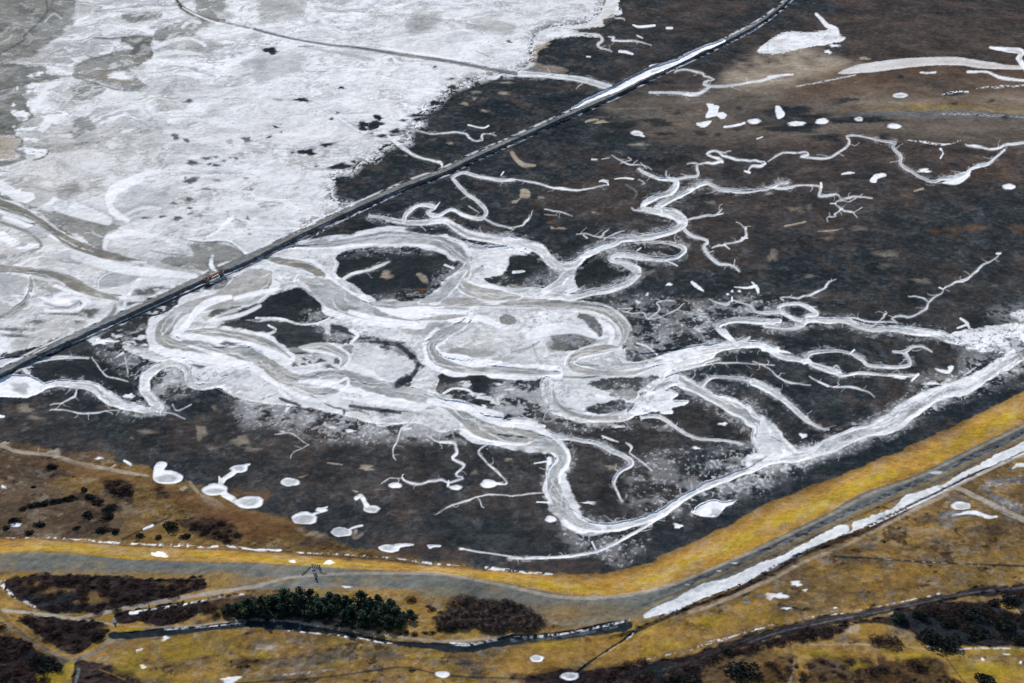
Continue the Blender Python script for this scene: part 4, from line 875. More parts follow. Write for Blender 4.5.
# the long snow drift behind the dike, its hedge and the farm track
DRIFT = [(644, 617), (655, 607.5), (668, 602), (684, 594), (700, 584), (711, 581.5), (724, 578.5), (736, 574), (752, 566), (764, 560.5), (776, 558), (790, 551), (806, 543), (826, 531), (840, 525.5), (848, 526), (849, 531), (842, 535), (852, 530), (853, 523), (870, 516.5), (884, 511), (893, 508), (906, 496), (918, 493), (934, 487), (945, 484), (960, 474), (968, 470), (993, 456), (1012, 447), (1120, 395), (1120, 406), (1012, 457), (1006, 462), (993, 467), (975, 472), (958, 481), (943, 490), (925, 498), (918, 502), (900, 510), (888, 516), (870, 525), (858, 530), (843, 536), (826, 542), (812, 550), (790, 560), (775, 570), (762, 573), (744, 584), (727, 591), (700, 600), (676, 611), (660, 614)]
poly(None, DRIFT, 'snow', .8, 1.0, 1, 'snow_drift', 0, True)
poly(None, DRIFT, 'ice', 1.2, 4, .4)  # ice tone tints the snow as shade on the slope turned from the sun
line(None, [(600, 640, 3), (632, 632, 4.5), (652, 624, 3.5), (687, 608.5, 3.5), (724, 595, 4), (744, 587, 4.5), (768, 574, 5), (806, 553, 5), (843, 539, 5), (868, 529, 4.5), (893, 516, 4.5), (920, 502, 4.5), (950, 487, 4), (985, 471, 4), (1024, 454, 4)], 'scrub', .8, 1.6, .9, 'ditch_ground')
DR_ = [(660, 616, 2.4), (687, 606, 2.4), (716, 594, 2.6), (744, 583, 2.6), (768, 570, 2.6), (800, 555, 2.6), (830, 541, 2.6), (856, 531, 2.4), (890, 514, 2.4), (925, 498, 2.2), (960, 481, 2.2), (1000, 463, 2.2)]
line(None, DR_, 'dark', 1.6, 1.4, .75, None, 0, 1, .45); line(None, DR_, 'scrub', 1.8, 1.4, .6, None, 0, .8, .3)  # dark strokes paint shrub shadows on the drift's lower edge, scrub strokes over them
line(None, [(870, 526, 1.4), (900, 512, 1.8), (930, 498, 2), (980, 474, 2.4), (1024, 453.5, 2.4)], 'snow', .4, 1.2, .8)
line(None, [(690, 612.5, 3), (712, 605, 3.4), (768, 581, 3.6), (806, 561, 3.4), (850, 543, 3), (905, 515, 2.8), (948, 494, 2.8)], 'beige', .6, 2, .75, 'farm_track_path')
line(None, [(905, 514, 2.4), (948, 491, 3), (990, 469, 3), (1024, 455.5, 3)], 'beige', .4, 1.4, .7)
line(None, [(948, 488, 2), (962, 489.5, 4), (976, 497, 5), (1000, 509, 5.5), (1024, 520, 6)], 'path', .4, 1.2, 1, 'farm_track_path')
line(None, [(955, 491, 1.2), (976, 500, 1.2), (1012, 516, 1.2)], 'scrub', .3, 1.2, .6); line(None, [(962, 486.5, 1.2), (976, 492.5, 1.2), (1012, 509, 1.4)], 'scrub', .4, 1.2, .6)
line(11, '862 600 14 870 580 18 900 562 20 960 552 20 1023 556 18', 'stone', 1.4, 2.2, .8); line(11, '880 600 18 920 628 24 980 655 24 1010 672 20', 'stone', 1.3, 2, .75); speck(11, '870 560 1000 545 1000 560 900 600 1000 660 880 640', .5)
line(11, '980 505 8 1005 492 14 1030 492 14', 'snow', 1.0, 1.2, .8); line(11, '965 515 6 1000 500 6', 'stone', .8, 2, .7)
line(15, '700 10 30 800 6 24 870 14 12', 'stone', 1.8, 2.6, .75); line(15, '740 12 10 820 2 14 880 20 14 915 18 10', 'snow', .9, 1.2, .95)
speck(15, '360 90 520 0 900 0 1023 40 1023 120 860 110 700 60 560 120', .25, 'scrub', 14, .85)
for e in ('890 65 60 30', '660 130 90 30', '420 98 26 9', '640 30 60 24', '300 160 90 20', '330 200 80 24', '450 200 60 14', '110 340 40 16'): ell(15, e, 'scrub', 2.6, 4, .45)
for e in ('725 25 34 36', '400 135 28 14', '150 290 12 6'): ell(15, e, 'stone', 2.6, 5, .5)
line(15, '270 178 8 420 185 8 520 193 8 700 204 8 860 210 7 1040 217 7', 'dark', .45, 1.2, .9, 'ditch_ground'); line(15, '420 184 3 520 192 3 700 204 3 860 210 3', 'snow', .5, 1, .5, None, 0, 1, .35)
ell(15, '35 332 36 12', 'snow', 1.3, 1.3, .95); ell(15, '10 340 16 10', 'snow', 1, 1.2, .9); ell(15, '112 288 20 9', 'snow', .8, 1.2, .95); ell(14, '1005 335 14 10', 'stone', 1, 1.5, .8)
for e in ('272 383 6 4', '75 385 14 4', '455 620 14 6', '950 568 14 5', '860 590 5 4', '1010 600 6 6', '150 312 8 4'): ell(15, e, 'snow', .8)

# black earth road and its bramble thickets, lower right
ROADK = '0 470 100 445 200 425 330 405 420 388 520 368 600 350 700 330 800 310 900 296 1040 283 1040 320 850 337 700 362 560 388 420 415 330 440 200 462 100 490 0 510 -256 620 -420 690 -420 740 -1000 690 -960 655 -760 625 -620 618 -480 602 -380 585 -240 548'
poly(15, ROADK, 'scrub', 1.4, 2, 1, 'earth_road')
poly(15, '0 474 200 428 420 392 600 354 800 314 1023 290 1023 300 800 322 600 364 420 402 200 440 0 490 -256 594 -420 640 -520 665 -620 650 -420 612 -256 568', 'dark', 1.2, 2, .7)
line(15, '-420 656 5 -256 600 6 0 494 7 200 446 7 420 404 7 600 366 7 800 326 6 1023 302 6', 'stone', .8, 1.6, .5); line(15, '-420 630 4 -256 580 5 0 480 5 200 434 5 420 396 5 600 358 5 800 320 4', 'brown', .8, 1.6, .6)
line(14, '485 602 10 560 585 8 650 565 10 720 552 8 780 525 18 850 508 16 900 492 8 950 476 14 1010 462 10', 'snow', 1.2, 1.1, .9, None, 0, .8, .2); line(15, '0 454 8 100 438 5 210 413 10 300 405 10 350 394 7 420 381 10 500 366 8 560 354 8 600 344 11 640 338 9 690 325 9', 'snow', 1.3, 1.1, .85, None, 0, .8, .12)
poly(15, '330 440 470 420 520 392 700 366 850 356 940 372 1000 402 1040 440 1040 542 830 538 760 532 700 546 600 512 585 485 480 448', 'scrub', 1.4, 2, 1, 'thicket_ground'); poly(15, '500 430 700 385 900 375 1040 450 1040 530 830 528 700 500', 'dark', 2, 6, .75)
poly(15, '960 340 1040 325 1040 400 1000 385', 'dark', 1.4, 2, .9); poly(15, '910 362 950 362 990 380 1010 410 960 395', 'golden', 1, 1.6, .8); line(15, '970 375 6 1010 408 8', 'beige', .7, 1.4, .8)
poly(15, '-256 600 0 512 200 462 330 450 300 478 200 520 100 530 0 536 -160 545 -260 640 -420 720', 'scrub', 1.6, 2.5, .95, 'thicket_ground'); poly(15, '-40 525 100 490 240 470 220 510 60 532', 'dark', 1.6, 3, .7)
poly(15, '305 475 400 450 470 462 420 500 330 500', 'golden', 1.6, 3, .7); poly(15, '310 470 360 458 350 490', 'beige', 1.4, 2.5, .6)
poly(15, '0 540 400 528 700 555 760 640 1023 640 1100 800 -400 800 -440 700', 'golden', 1.4, 3, .5)
poly(15, '-180 555 60 560 110 580 130 700 -180 720 -440 720 -400 650', 'scrub', 2.2, 5, .6); poly(15, '150 605 300 580 430 610 420 700 120 700', 'scrub', 2.2, 5, .75); poly(15, '430 620 500 598 700 605 760 690 420 700', 'scrub', 2.2, 4, .8); poly(15, '200 600 320 590 330 640 240 640', 'brown', 2, 5, .6)
for e in ('285 577 44 8', '360 612 34 18', '560 575 90 18', '860 640 100 40', '980 640 90 26', '930 560 110 12', '190 560 60 12'): ell(15, e, 'yellow', 3, 6, .5)
line(15, '-20 536 5 200 530 5 400 530 6 600 545 6 700 562 5', 'beige', .7, 1.6, .6); line(15, '700 565 4 740 620 4 790 690 5', 'scrub', .5, 1.4, .8); line(15, '80 700 8 100 640 8 105 590 6', 'beige', .8, 2, .55)
line(15, '600 525 4 700 548 6 850 545 8 1023 546 8', 'snow', .8, 1.2, .6, None, 0, 1, .5)

# heath and dike toe, lower left
line(8, '0 412 14 60 435 16 140 446 14 200 452 14 260 470 16 330 490 16 430 508 14 520 525 13 592 535 8', 'beige', .7, 1.5, 1, 'sand_path'); ell(8, '215 440 22 14', 'beige', 1.4, 2, .9); ell(8, '18 404 14 8', 'beige', .8)
line(8, '155 425 4 150 450 5', 'beige'); line(8, '430 512 5 460 492 8', 'beige'); poly(8, '800 605 880 640 888 660 830 650', 'beige', 1.4, 2, .8); line(8, '760 562 14 790 600 12', 'beige', 1.4, 2, .7); ell(8, '730 585 16 8', 'beige', .8)
for e in ('400 465 14 5', '12 580 9 6'): ell(8, e, 'snow', .6)
line(8, '498 475 8 510 482 8 522 490 9', 'snow', .5)
poly(8, '100 480 260 480 460 520 600 560 420 548 260 510 130 490', 'rust', 1.6, 5, .6); poly(8, '560 560 800 610 1023 683 1100 720 900 720 700 640', 'rust', 1.6, 6, .6); poly(12, '780 10 1023 20 1200 60 1023 110 860 60', 'rust', 2, 6, .7)
poly(8, '0 455 30 460 25 475 0 478', 'rust', .8, 2, .8)
speck(8, '40 500 350 480 400 683 0 683', .25, 'scrub', 14, .8); speck(8, '80 510 230 500 300 580 140 600', .35, 'stone', 14, .5)
line(8, '0 470 6 100 462 5 300 478 5', 'scrub', 1, 2, .3)
for e in ('478 578 70 34', '510 600 36 26', '205 505 26 20', '640 600 30 18'): ell(8, e, 'scrub', 1.8, 4, .85)
poly(8, '80 670 130 640 200 628 290 620 300 632 200 655 120 672', 'scrub', 1.4, 1.6, .9); poly(8, '310 610 380 618 415 640 400 660 340 636', 'scrub', 1.2, 1.6, .9); ell(8, '440 668 40 16', 'scrub', 1.4, 2, .9)
poly(12, '720 40 880 40 960 90 940 120 800 90', 'scrub', 2.2, 4, .8); line(12, '490 108 10 530 90 9 600 58 8 690 14 6', 'scrub', .8, 1.6, .8); line(12, '575 68 8 610 54 8', 'snow', .5); line(12, '600 12 4 640 25 4 720 40 3', 'scrub', .5, 1.4, .5)
for e in ('690 20 20 6', '60 40 30 12'): ell(12, e, 'heath', 1, 2, .5)
line(12, '20 103 5 90 104 6 160 102 5 220 104 8 305 110 10 335 108 8 380 116 13 450 122 13 520 126 14 600 130 11 680 133 18 730 133 18 780 138 12 820 140 14 870 137 13', 'snow', 1.2, 1.0, .9, None, 0, .75, .4); line(12, '160 108 4 500 134 5 720 144 4 920 150 4', 'dark', .7, 1.4, .6)
line(12, '905 130 4 925 138 8 980 146 7 1015 151 7', 'snow', 1.2, 1.1, 1, None, 0, 1, .7)
line(13, '-5 152 8 60 152 11 100 154 9', 'snow', 1.2, 1.1, 1, None, 0, 1, .7); line(13, '165 163 7 300 168 8 450 176 9 540 184 10 600 191 9 720 208 10 800 212 9 870 216 5', 'snow', .9, 1, .9, None, 0, .75, .4); line(13, '170 170 4 450 184 5 700 216 4', 'dark', .6, 1.3, .5); line(13, '100 158 6 140 160 8', 'dark', .6, 1.4, .7)
line(13, '920 222 9 960 228 13 1010 232 11', 'snow', 1.3, 1.2, .9, 'snow_patch', 0, 1, .7); line(14, '0 235 8 60 242 10 120 246 8 160 248 5', 'snow', 1.3, 1.2, .9, None, 0, 1, .6)
line(13, '815 145 6 880 158 6 940 166 6 1030 180 6', 'snow', .4, 1, .9); creek(14, '-10 183 11 60 185 12 140 183 12 220 178 12 280 170 13 340 158 13 400 134 12 460 100 11 520 68 12 560 40 16 600 10 20', .4, 1, False); line(14, '-20 165 6 30 172 6 50 186 6', 'dark', .5, 1.3, .7)
speck(14, '200 90 400 40 480 60 340 150 240 150', .45); speck(14, '340 160 520 90 520 150 420 210', .5); ell(14, '665 55 14 10', 'snow', 1.2); line(14, '320 120 6 335 150 5', 'snow'); poly(14, '720 0 760 -5 800 -5 790 10 760 14', 'snow', .6, 1, 1)
poly(13, '630 0 820 120 1023 170 1023 60 900 0', 'marsh', 3, 10, .4)
for e in ('780 160 60 26', '620 150 60 20', '240 120 70 14'): ell(13, e, 'brown', 2, 6, .7)
for e in ('250 92 22 10', '180 72 16 8', '220 90 20 8'): ell(13, e, 'beige', 1.4, 2.5, .55)
line(13, '400 75 12 395 100 20 425 88 10', 'beige', 1.4, 2, .6); line(13, '380 100 3 520 60 4 640 20 4 720 -5 3', 'dark', .4, 1.3, .6); line(13, '500 20 3 640 90 3 800 110 4 1023 150 4', 'dark', .4, 1.3, .3)

# paddock between the dike and the lower lane, and the lanes
poly(12, '22 268 70 254 180 248 350 250 560 260 790 268 815 280 812 302 700 330 600 358 520 376 450 392 300 404 190 402 120 388 78 362 40 335 10 308', 'scrub', 1.5, 1.6, 1, 'thicket_ground'); poly(12, '80 330 250 320 400 350 380 390 200 398 110 370', 'dark', 2, 6, .6)
for e in ('355 350 60 20', '210 310 60 14', '150 290 30 8', '700 290 50 8'): ell(12, e, 'heath', 2.2, 3.5, .75)
line(12, '20 262 14 8 290 18 40 325 16 60 345 8', 'snow', 1.5, 1.3, .85, None, 0, 1, .5); line(12, '100 358 18 140 380 10', 'snow', 1.5, 1.3, .6, None, 0, 1, .4)
poly(12, '0 245 160 248 60 252 15 275 -20 290', 'golden', .8, 1.6, .7); poly(12, '-80 310 0 312 60 350 100 385 0 385 -80 385', 'golden', 1.2, 2.2, .6)
poly(12, '370 430 455 408 600 370 780 332 990 318 1000 330 830 350 640 372 540 400 470 410', 'golden', 1, 2, .7)
poly(12, '545 400 640 385 760 362 820 352 815 395 740 430 640 448 560 430', 'scrub', 1.4, 1.6, 1, 'thicket_ground'); poly(12, '470 408 530 402 540 436 480 444 468 430', 'scrub', 1, 1.4, 1)
line(12, '540 400 6 600 390 6 700 376 8 800 356 9 980 328 12', 'snow', 1.1, 1.1, .9, None, 0, 1, .6); line(12, '522 404 12 550 404 9', 'snow', .5, 1, 1); poly(12, '830 350 1010 325 1023 410 900 420 820 400', 'scrub', 1.6, 2, .8)
poly(12, '820 395 900 380 920 420 830 425', 'heath', 1.4, 2.4, .85); ell(12, '660 500 8 8', 'snow', 1); 
line(12, '-10 392 12 120 404 13 300 428 14 400 442 11 470 453 7', 'path', .45, 1.2, 1, 'lane_path'); line(12, '300 424 8 380 410 14 500 386 15 650 357 16 800 332 16 1023 296 14 1030 294 12', 'path', .45, 1.3, .95, 'lane_path'); line(12, '460 452 6 620 462 6 760 456 7 900 442 8 1030 430 9', 'beige', .5, 1.4, .9, 'lane_path')
line(13, '-10 300 14 60 280 12 130 262 11', 'path', .5, 1.6, .6, 'lane_path')
line(13, '0 428 12 200 448 12 400 470 12 560 498 12 700 514 12 800 516 11 900 508 10 1030 490 10', 'beige', .6, 1.6, .85, 'lane_path'); line(14, '0 494 8 150 476 7 320 452 7 470 420 6', 'golden', .8, 1.8, .6)
poly(12, '40 410 200 425 410 446 430 480 380 520 330 555 290 562 230 540 150 490 80 440', 'scrub', 1.3, 1.6, 1, 'thicket_ground')
line(12, '480 468 20 530 470 18 570 464 14', 'yellow', 1.6, 2.5, .85); ell(12, '470 465 60 12', 'golden', 1, 2, .6)
line(12, '0 400 20 60 460 22 130 520 22 210 570 24 300 605 22 380 640 26 460 690 24', 'heath', 1.3, 2.2, .95, 'cart_track_path'); line(12, '20 440 8 100 500 8 200 560 8 300 600 8 400 655 8', 'stone', .8, 1.6, .8); line(12, '40 430 5 120 498 5 220 556 5 310 592 5', 'golden', .7, 1.6, .7)
line(12, '300 590 14 360 570 12 400 550 14 440 505 20', 'stone', .9, 1.8, .7); line(12, '310 575 12 370 545 12 420 515 8', 'golden', .9, 1.8, .6)
poly(12, '-80 425 0 430 60 500 150 560 250 620 180 650 90 700 -80 700', 'scrub', 1.6, 2, 1, 'thicket_ground'); poly(12, '100 560 250 590 265 625 200 645 120 620', 'dark', 1.6, 3, .6); poly(12, '150 655 220 640 290 605 305 625 270 665 180 675', 'yellow', 1.6, 3, .6)
poly(12, '300 640 340 600 430 615 560 660 680 700 260 700', 'scrub', 1.3, 2, 1, 'thicket_ground'); line(12, '300 690 12 315 630 12', 'stone', 1.2, 1.6, .7); line(12, '400 630 5 500 670 5', 'golden', .7, 1.6, .7)
poly(12, '440 485 560 478 640 470 760 462 900 444 1023 432 1023 460 900 470 760 482 620 498 500 506 450 508', 'dark', .8, 1.4, 1, 'ditch_ground', .2)
line(12, '660 470 5 740 464 6 860 455 6 980 442 5', 'snow', .9, 1.1, .85, None, 0, 1, .55)
poly(13, '-10 435 150 448 300 470 420 488 560 512 700 524 830 528 960 508 1040 492 1040 528 960 540 840 562 700 552 540 534 420 510 300 490 150 472 -10 464', 'dark', .8, 1.4, 1, 'ditch_ground', .2)
line(13, '130 474 6 240 486 7 330 496 8 420 506 10 480 518 10 545 526 7', 'snow', 1.4, 1.1, .9, None, 0, .9, .4); line(13, '780 524 8 840 530 14 900 522 8 960 510 8', 'snow', 1.2, 1.1, .85, None, 0, 1, .6)
poly(14, '-10 496 100 490 250 468 350 446 440 434 476 440 484 462 462 478 430 482 360 490 250 506 120 520 -10 528', 'dark', .9, 1.4, 1, 'ditch_ground', .2); line(14, '0 502 10 150 494 12 300 470 12 470 432 12', 'snow', 1.3, 1.1, .75, None, 0, 1, .4); line(14, '0 514 10 200 500 12 420 460 12', 'stone', 1.4, 1.4, .6, None, 0, 1, .5)
line(13, '0 410 14 120 418 16 260 432 16 400 455 14', 'brown', 1.6, 2.2, .85); line(13, '120 410 8 200 418 10 260 428 8', 'stone', 1.8, 1.8, .7); speck(13, '60 395 300 405 300 440 60 425', .5)
line(14, '485 482 14 440 520 16 400 545 16 340 585 14 300 612 14 265 640 14', 'dark', .7, 1.3, .95, 'ditch_ground', .35); line(14, '488 486 10 440 518 8 400 545 8 345 580 6 300 610 7', 'snow', .7, 1, .85, None, 0, 1, .6)
line(13, '0 680 6 300 658 6 480 632 7 600 622 7 700 642 7 720 650 8', 'dark', .5, 1.3, .8, 'ditch_ground'); line(13, '770 655 8 900 662 7 1030 666 6', 'dark', .6, 1.4, .8, 'ditch_ground'); line(14, '-10 666 8 60 668 10 120 676 10 200 690 8', 'dark', .9, 1.8, .7)
for e in ('250 585 110 20', '480 570 80 16', '100 600 80 20', '840 600 70 14', '860 640 40 10', '30 660 60 14'): ell(13, e, 'scrub', 2.8, 4, .5); ell(13, e, 'stone', 2.8, 5, .25)
line(13, '100 650 8 220 640 10 320 620 8', 'stone', 1.6, 2.5, .6); line(13, '110 652 6 180 645 8 320 628 6', 'snow', 1.4, 1.6, .5, None, 0, 1, .3); ell(13, '50 540 60 12', 'beige', 1.6, 3, .6); ell(13, '20 570 40 12', 'yellow', 1.6, 3, .6)
for e in ('880 560 90 20', '940 620 70 30', '1010 590 40 20', '980 545 40 10'): ell(12, e, 'scrub', 2.6, 5, .4)
for e in ('925 668 34 12', '550 552 14 7', '570 620 10 8', '665 505 12 7'): ell(12, e, 'snow', 1.3, 1.2, .9)
for e in ('500 590 80 40', '740 570 100 30', '620 650 70 20', '700 520 80 16'): ell(12, e, 'yellow', 2.4, 6, .4)
line(13, '0 545 6 60 545 8', 'beige'); poly(14, '0 560 200 520 420 500 440 530 340 590 200 620 60 650 0 620', 'golden', 2, 6, .6); poly(14, '510 490 700 430 900 360 1023 300 1023 440 800 510 520 590 300 620', 'golden', 2, 6, .5)
for e in ('620 530 60 14', '800 440 70 20', '160 530 70 14', '560 560 40 10'): ell(14, e, 'yellow', 2, 5, .5)
line(14, '0 655 30 60 662 30 160 690 30', 'scrub', 2, 3, .7)
for e in ('945 360 14 8', '1000 335 16 8', '935 350 8 4'): ell(14, e, 'stone', 1, 1.6, .8)
poly(14, '390 690 500 660 600 630 590 700', 'dark', 1.4, 2.2, .85)

# dike top: snow patches and the two crossing ramps
for t_, e in ((12, '622 168 18 9'), (12, '640 174 22 7'), (12, '650 164 10 4'), (13, '147 197 13 4'), (13, '290 201 19 7'), (13, '360 300 18 4')):
    ell(t_, e, 'snow', .5, .9, 1, 'snow_patch')
line(None, [(302.5, 575, 2), (307, 571, 2.2), (310.5, 567, 2.2), (312, 565.5, 2.4)], 'dark', .3, 1, .8, 'ramp_path'); line(None, [(318.5, 566, 2.4), (320, 569, 2.2), (322, 573.5, 2), (327, 573.8, 1)], 'dark', .3, 1, .75, 'ramp_path'); line(None, [(309, 566, 1.6), (315, 565.5, 2.4), (320, 566.5, 2)], 'slope', .3, 1, .8, 'ramp_path')
line(None, [(316.4, 576, 2.6), (317, 579, 2)], 'dark', .3, 1, .3)  # faint dark smudge painted as a shadow below the crossing

# ---------------------------------------------------------------- frozen ponds, one object each
PONDS = []


def pond(tile, shapes, label, ring=None, cls='snow', depth=.12, cat='frozen pond'):
    """shapes: ('e', 'x y rx ry') / ('l', 'x y w ...') / ('p', 'x y ...') joined into one pond."""
    i = obj_id('frozen_pond', label, cat, 'frozen ponds in the marsh and meadow')
    for k, txt in shapes:
        if k == 'e':
            for (u, v, rx, ry) in tp(tile, txt, 4):
                s2, d2 = sd_ell(u, v, rx + 1.0, ry + .8); put(s2, 'dark', cover(d2, s2, .6, 1.8) * .5)
                sl, d = sd_ell(u, v, rx * .95, ry * .93, 6, .04)
        elif k == 'l':
            sl, d = sd_line(tp(tile, txt, 3), True)
        else:
            sl, d = sd_poly(tp(tile, txt, 2), True)
        put(sl, cls, cover(d, sl, .6, 1.1), i); carve(sl, d, depth)
    if ring:
        for (u, v, rx, ry) in tp(tile, ring, 4):
            sl, d = sd_ell(u, v, rx, ry); put(sl, 'ice', cover(d, sl, .6, 1.5) * .85)
    return i


pond(8, [('p', '612 540 622 492 640 480 660 482 668 492 655 512 690 516 725 530 732 546 712 562 670 568 630 562')], 'white frozen pond shaped like a shoe at the edge of the brown heath', '668 546 44 15')
pond(8, [('e', '958 506 36 17'), ('l', '960 500 12 985 492 9 998 489 5'), ('l', '945 512 22 925 530 20 900 545 18 885 560 26'), ('e', '862 590 56 25'), ('l', '880 555 12 876 538 6'), ('l', '895 608 24 935 632 24'), ('e', '995 640 58 27')], 'chain of three white frozen ponds joined by narrow necks on the heath', '862 597 34 12 995 640 40 14 955 506 20 8')
pond(13, [('e', '192 24 56 26'), ('l', '225 10 12 250 2 8 272 -2 5')], 'wide oval frozen pond with a grey centre just above the dike grass', '190 28 42 17')
pond(13, [('e', '340 82 43 19'), ('l', '370 72 8 395 60 6 425 54 5')], 'oval frozen pond with a thin curled tail to the upper right', '338 82 36 14')
pond(13, [('p', '490 140 515 130 545 130 575 125 620 127 628 133 580 142 570 155 540 162 505 155')], 'angular grey and white frozen pond near the dike toe', '528 145 24 9')
pond(13, [('p', '684 132 710 130 740 132 736 140 710 141 695 146')], 'tiny arrow shaped frozen pool above the dike grass')
pond(13, [('e', '825 148 9 4')], 'tiny white frozen dot beside the thin creek above the dike')
pond(9, [('e', '135 561 37 18')], 'small ringed frozen pond with white rim and grey rings', '135 561 28 12')
pond(9, [('e', '465 668 35 15'), ('l', '400 625 14 420 615 16 435 640 16 445 660 24')], 'white frozen pond with a bent neck leading up to it', '465 670 24 9')
pond(9, [('e', '557 574 25 12')], 'small squarish frozen pool left of the zigzag creek', None)
pond(9, [('e', '800 582 26 10')], 'small frosted pool at the foot of the zigzag creek', None)
pond(9, [('e', '930 567 34 17'), ('l', '950 565 12 985 568 7')], 'rounded frozen pool where the crooked creek ends', None)
pond(9, [('e', '262 672 22 10'), ('l', '262 668 8 285 660 5')], 'small white frozen pool with a pointed end beside the oval pond', None)
pond(14, [('e', '155 28 24 13')], 'frosted round pool inside the last creek bend', None)
pond(11, [('e', '772 655 43 17')], 'oval frozen pond in the meadow beside the pale farm track', '775 658 34 12')
pond(13, [('e', '747 650 30 14')], 'small frozen pool in the meadow set in a dark reed ring', None)
pond(14, [('e', '100 586 30 15')], 'round frozen pool on yellow grass below the long ditch', '100 586 20 9')
pond(14, [('e', '232 656 38 17')], 'frozen pool at the lower end of the short ditch', '232 656 26 10')
pond(12, [('e', '62 50 22 10')], 'small white frozen pool among dark heath bushes', None)
pond(3, [('e', '527 382 30 11')], 'lone oval frozen pond on the purplish flat below the white river', '527 383 16 5')
pond(3, [('p', '30 428 45 424 58 440 68 455 60 468 42 475 32 460')], 'upright white frozen pool at the left of the upper pond row')
pond(3, [('e', '112 495 34 11')], 'flat frozen pool among dark tufts in the upper pond row')
pond(3, [('e', '217 485 26 11')], 'small frozen pool second from the right in the left part of the upper pond row')
pond(3, [('e', '365 476 16 8')], 'smallest frozen pool of the upper row, beige in the middle', '365 476 9 4')
pond(3, [('e', '505 505 28 11')], 'frozen pool at the right end of the upper pond row')
pond(2, [('p', '738 492 760 488 797 483 785 500 765 509 742 502')], 'wedge shaped frozen pool under the ragged snow patch')
pond(2, [('e', '970 485 28 11')], 'oval frozen pool to the right of the ragged snow patch')
pond(2, [('e', '500 533 24 10'), ('l', '515 540 6 527 545 5')], 'frozen pool by itself in the dark marsh right of the causeway', '500 534 12 4')
pond(7, [('e', '965 63 26 11')], 'bright frozen pool near the right edge of the marsh')
pond(7, [('p', '695 48 740 35 770 22 800 8 808 18 790 35 770 48 740 54')], 'long curved frozen pool at the end of the upper right creek')

# ---------------------------------------------------------------- causeway with its gap
DAM = [(-40, 390, 9.3), (0, 373.5, 9.3), (32, 357.5, 8.9), (64, 342, 8.5), (140, 307.5, 8.2), (200, 280, 8.2), (217, 271.5, 8.5), (230, 267, 10.2), (256, 255.5, 8.9), (293, 237, 8.0), (356, 207.5, 7.6), (406, 185.5, 7.1), (446, 171, 6.8), (471, 158.5, 6.5), (512, 140.5, 6.0), (562, 118, 5.6), (612, 96, 5.3), (662, 71, 4.8), (724, 42, 4.2), (752, 27.5, 3.9), (768, 17, 3.6), (783, 5, 3.4), (800, -12, 3.4), (830, -50, 3.4)]
DAM = [(a_, b_, c_ * .9) for a_, b_, c_ in DAM]
sl, d = sd_line(DAM, False, 8)
DAM_ID = obj_id('causeway_dam', 'long straight grey stone causeway crossing the marsh from lower left to upper right', 'causeway')
GAP = np.clip(1 - np.hypot((UU - 214.5) / 6.5, (VV - 273.5) / 6), 0, 1)
gapm = sstep(.15, .3, GAP[sl])
put(sl, 'snow', np.clip(1 - np.abs(d - 1.2) / 1.6, 0, 1) * sstep(.42, .56, N_F[sl]) * .75 * (1 - gapm))
a = np.clip(.5 - (d + (N_F[sl] - .5) * 2.2 + (N_S[sl] - .5) * 1.4) / 1.2, 0, 1) * (1 - gapm)
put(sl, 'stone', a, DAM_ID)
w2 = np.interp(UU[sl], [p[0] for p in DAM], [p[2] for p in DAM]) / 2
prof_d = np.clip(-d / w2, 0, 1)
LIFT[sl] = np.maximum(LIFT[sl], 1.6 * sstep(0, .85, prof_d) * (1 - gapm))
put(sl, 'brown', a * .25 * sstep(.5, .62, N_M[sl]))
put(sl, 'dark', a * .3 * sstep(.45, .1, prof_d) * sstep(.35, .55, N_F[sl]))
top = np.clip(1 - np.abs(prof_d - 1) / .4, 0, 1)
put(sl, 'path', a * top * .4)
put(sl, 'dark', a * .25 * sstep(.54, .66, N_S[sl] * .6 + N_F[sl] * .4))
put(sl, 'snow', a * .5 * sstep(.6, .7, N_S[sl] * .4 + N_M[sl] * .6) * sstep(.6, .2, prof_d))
line(None, [(-40, 396.5, 2), (64, 348.5, 2), (140, 314.5, 2.2), (205, 285, 2)], 'dark', .5, 1.4, .7); line(None, [(236, 272, 1.6), (293, 243, 1.6), (400, 193.5, 1.4), (512, 145.5, 1.2), (640, 86, 1)], 'dark', .4, 1.3, .6)  # dark lines paint the causeway's shadow along its lower side
line(None, [(300, 243.5, 1.6), (330, 227, 1.4), (356, 214, 2), (400, 193, 1.4)], 'snow', .6, 1.1, .6, None, 0, 1, .4)
# snow filled borrow ditch along the far side of the causeway
line(2, '240 432 5 262 424 12 290 405 16 330 388 18 400 360 26 450 335 30 510 305 30 560 282 32 600 268 28 660 246 24 720 214 24 770 190 18 800 182 20 850 163 10', 'snow', .7, .9, 1, 'creek_water', 1.2)
poly(2, '548 262 590 255 610 275 600 290 560 285', 'snow', .4, .9, 1); line(2, '235 425 4 330 372 5 400 348 5 470 312 6 545 275 6 640 232 6 740 186 6 840 155 4', 'dark', .6, 1.2, .8); line(2, '560 288 8 630 265 6 720 222 6', 'ice', .5, 1.3, .7)  # the dark line above the ditch paints its bank's shadow
for e in ('545 332 26 8', '500 350 14 4', '455 372 14 4', '140 478 12 8', '20 545 20 8', '420 405 24 5'): ell(2, e, 'dark', 1.2, 1.6, .7)
line(2, '0 560 8 100 520 10 220 462 10', 'dark', .8, 1.6, .35)
line(1, '740 690 10 830 640 10 1000 566 10', 'stone', .5, 1.4, .0)

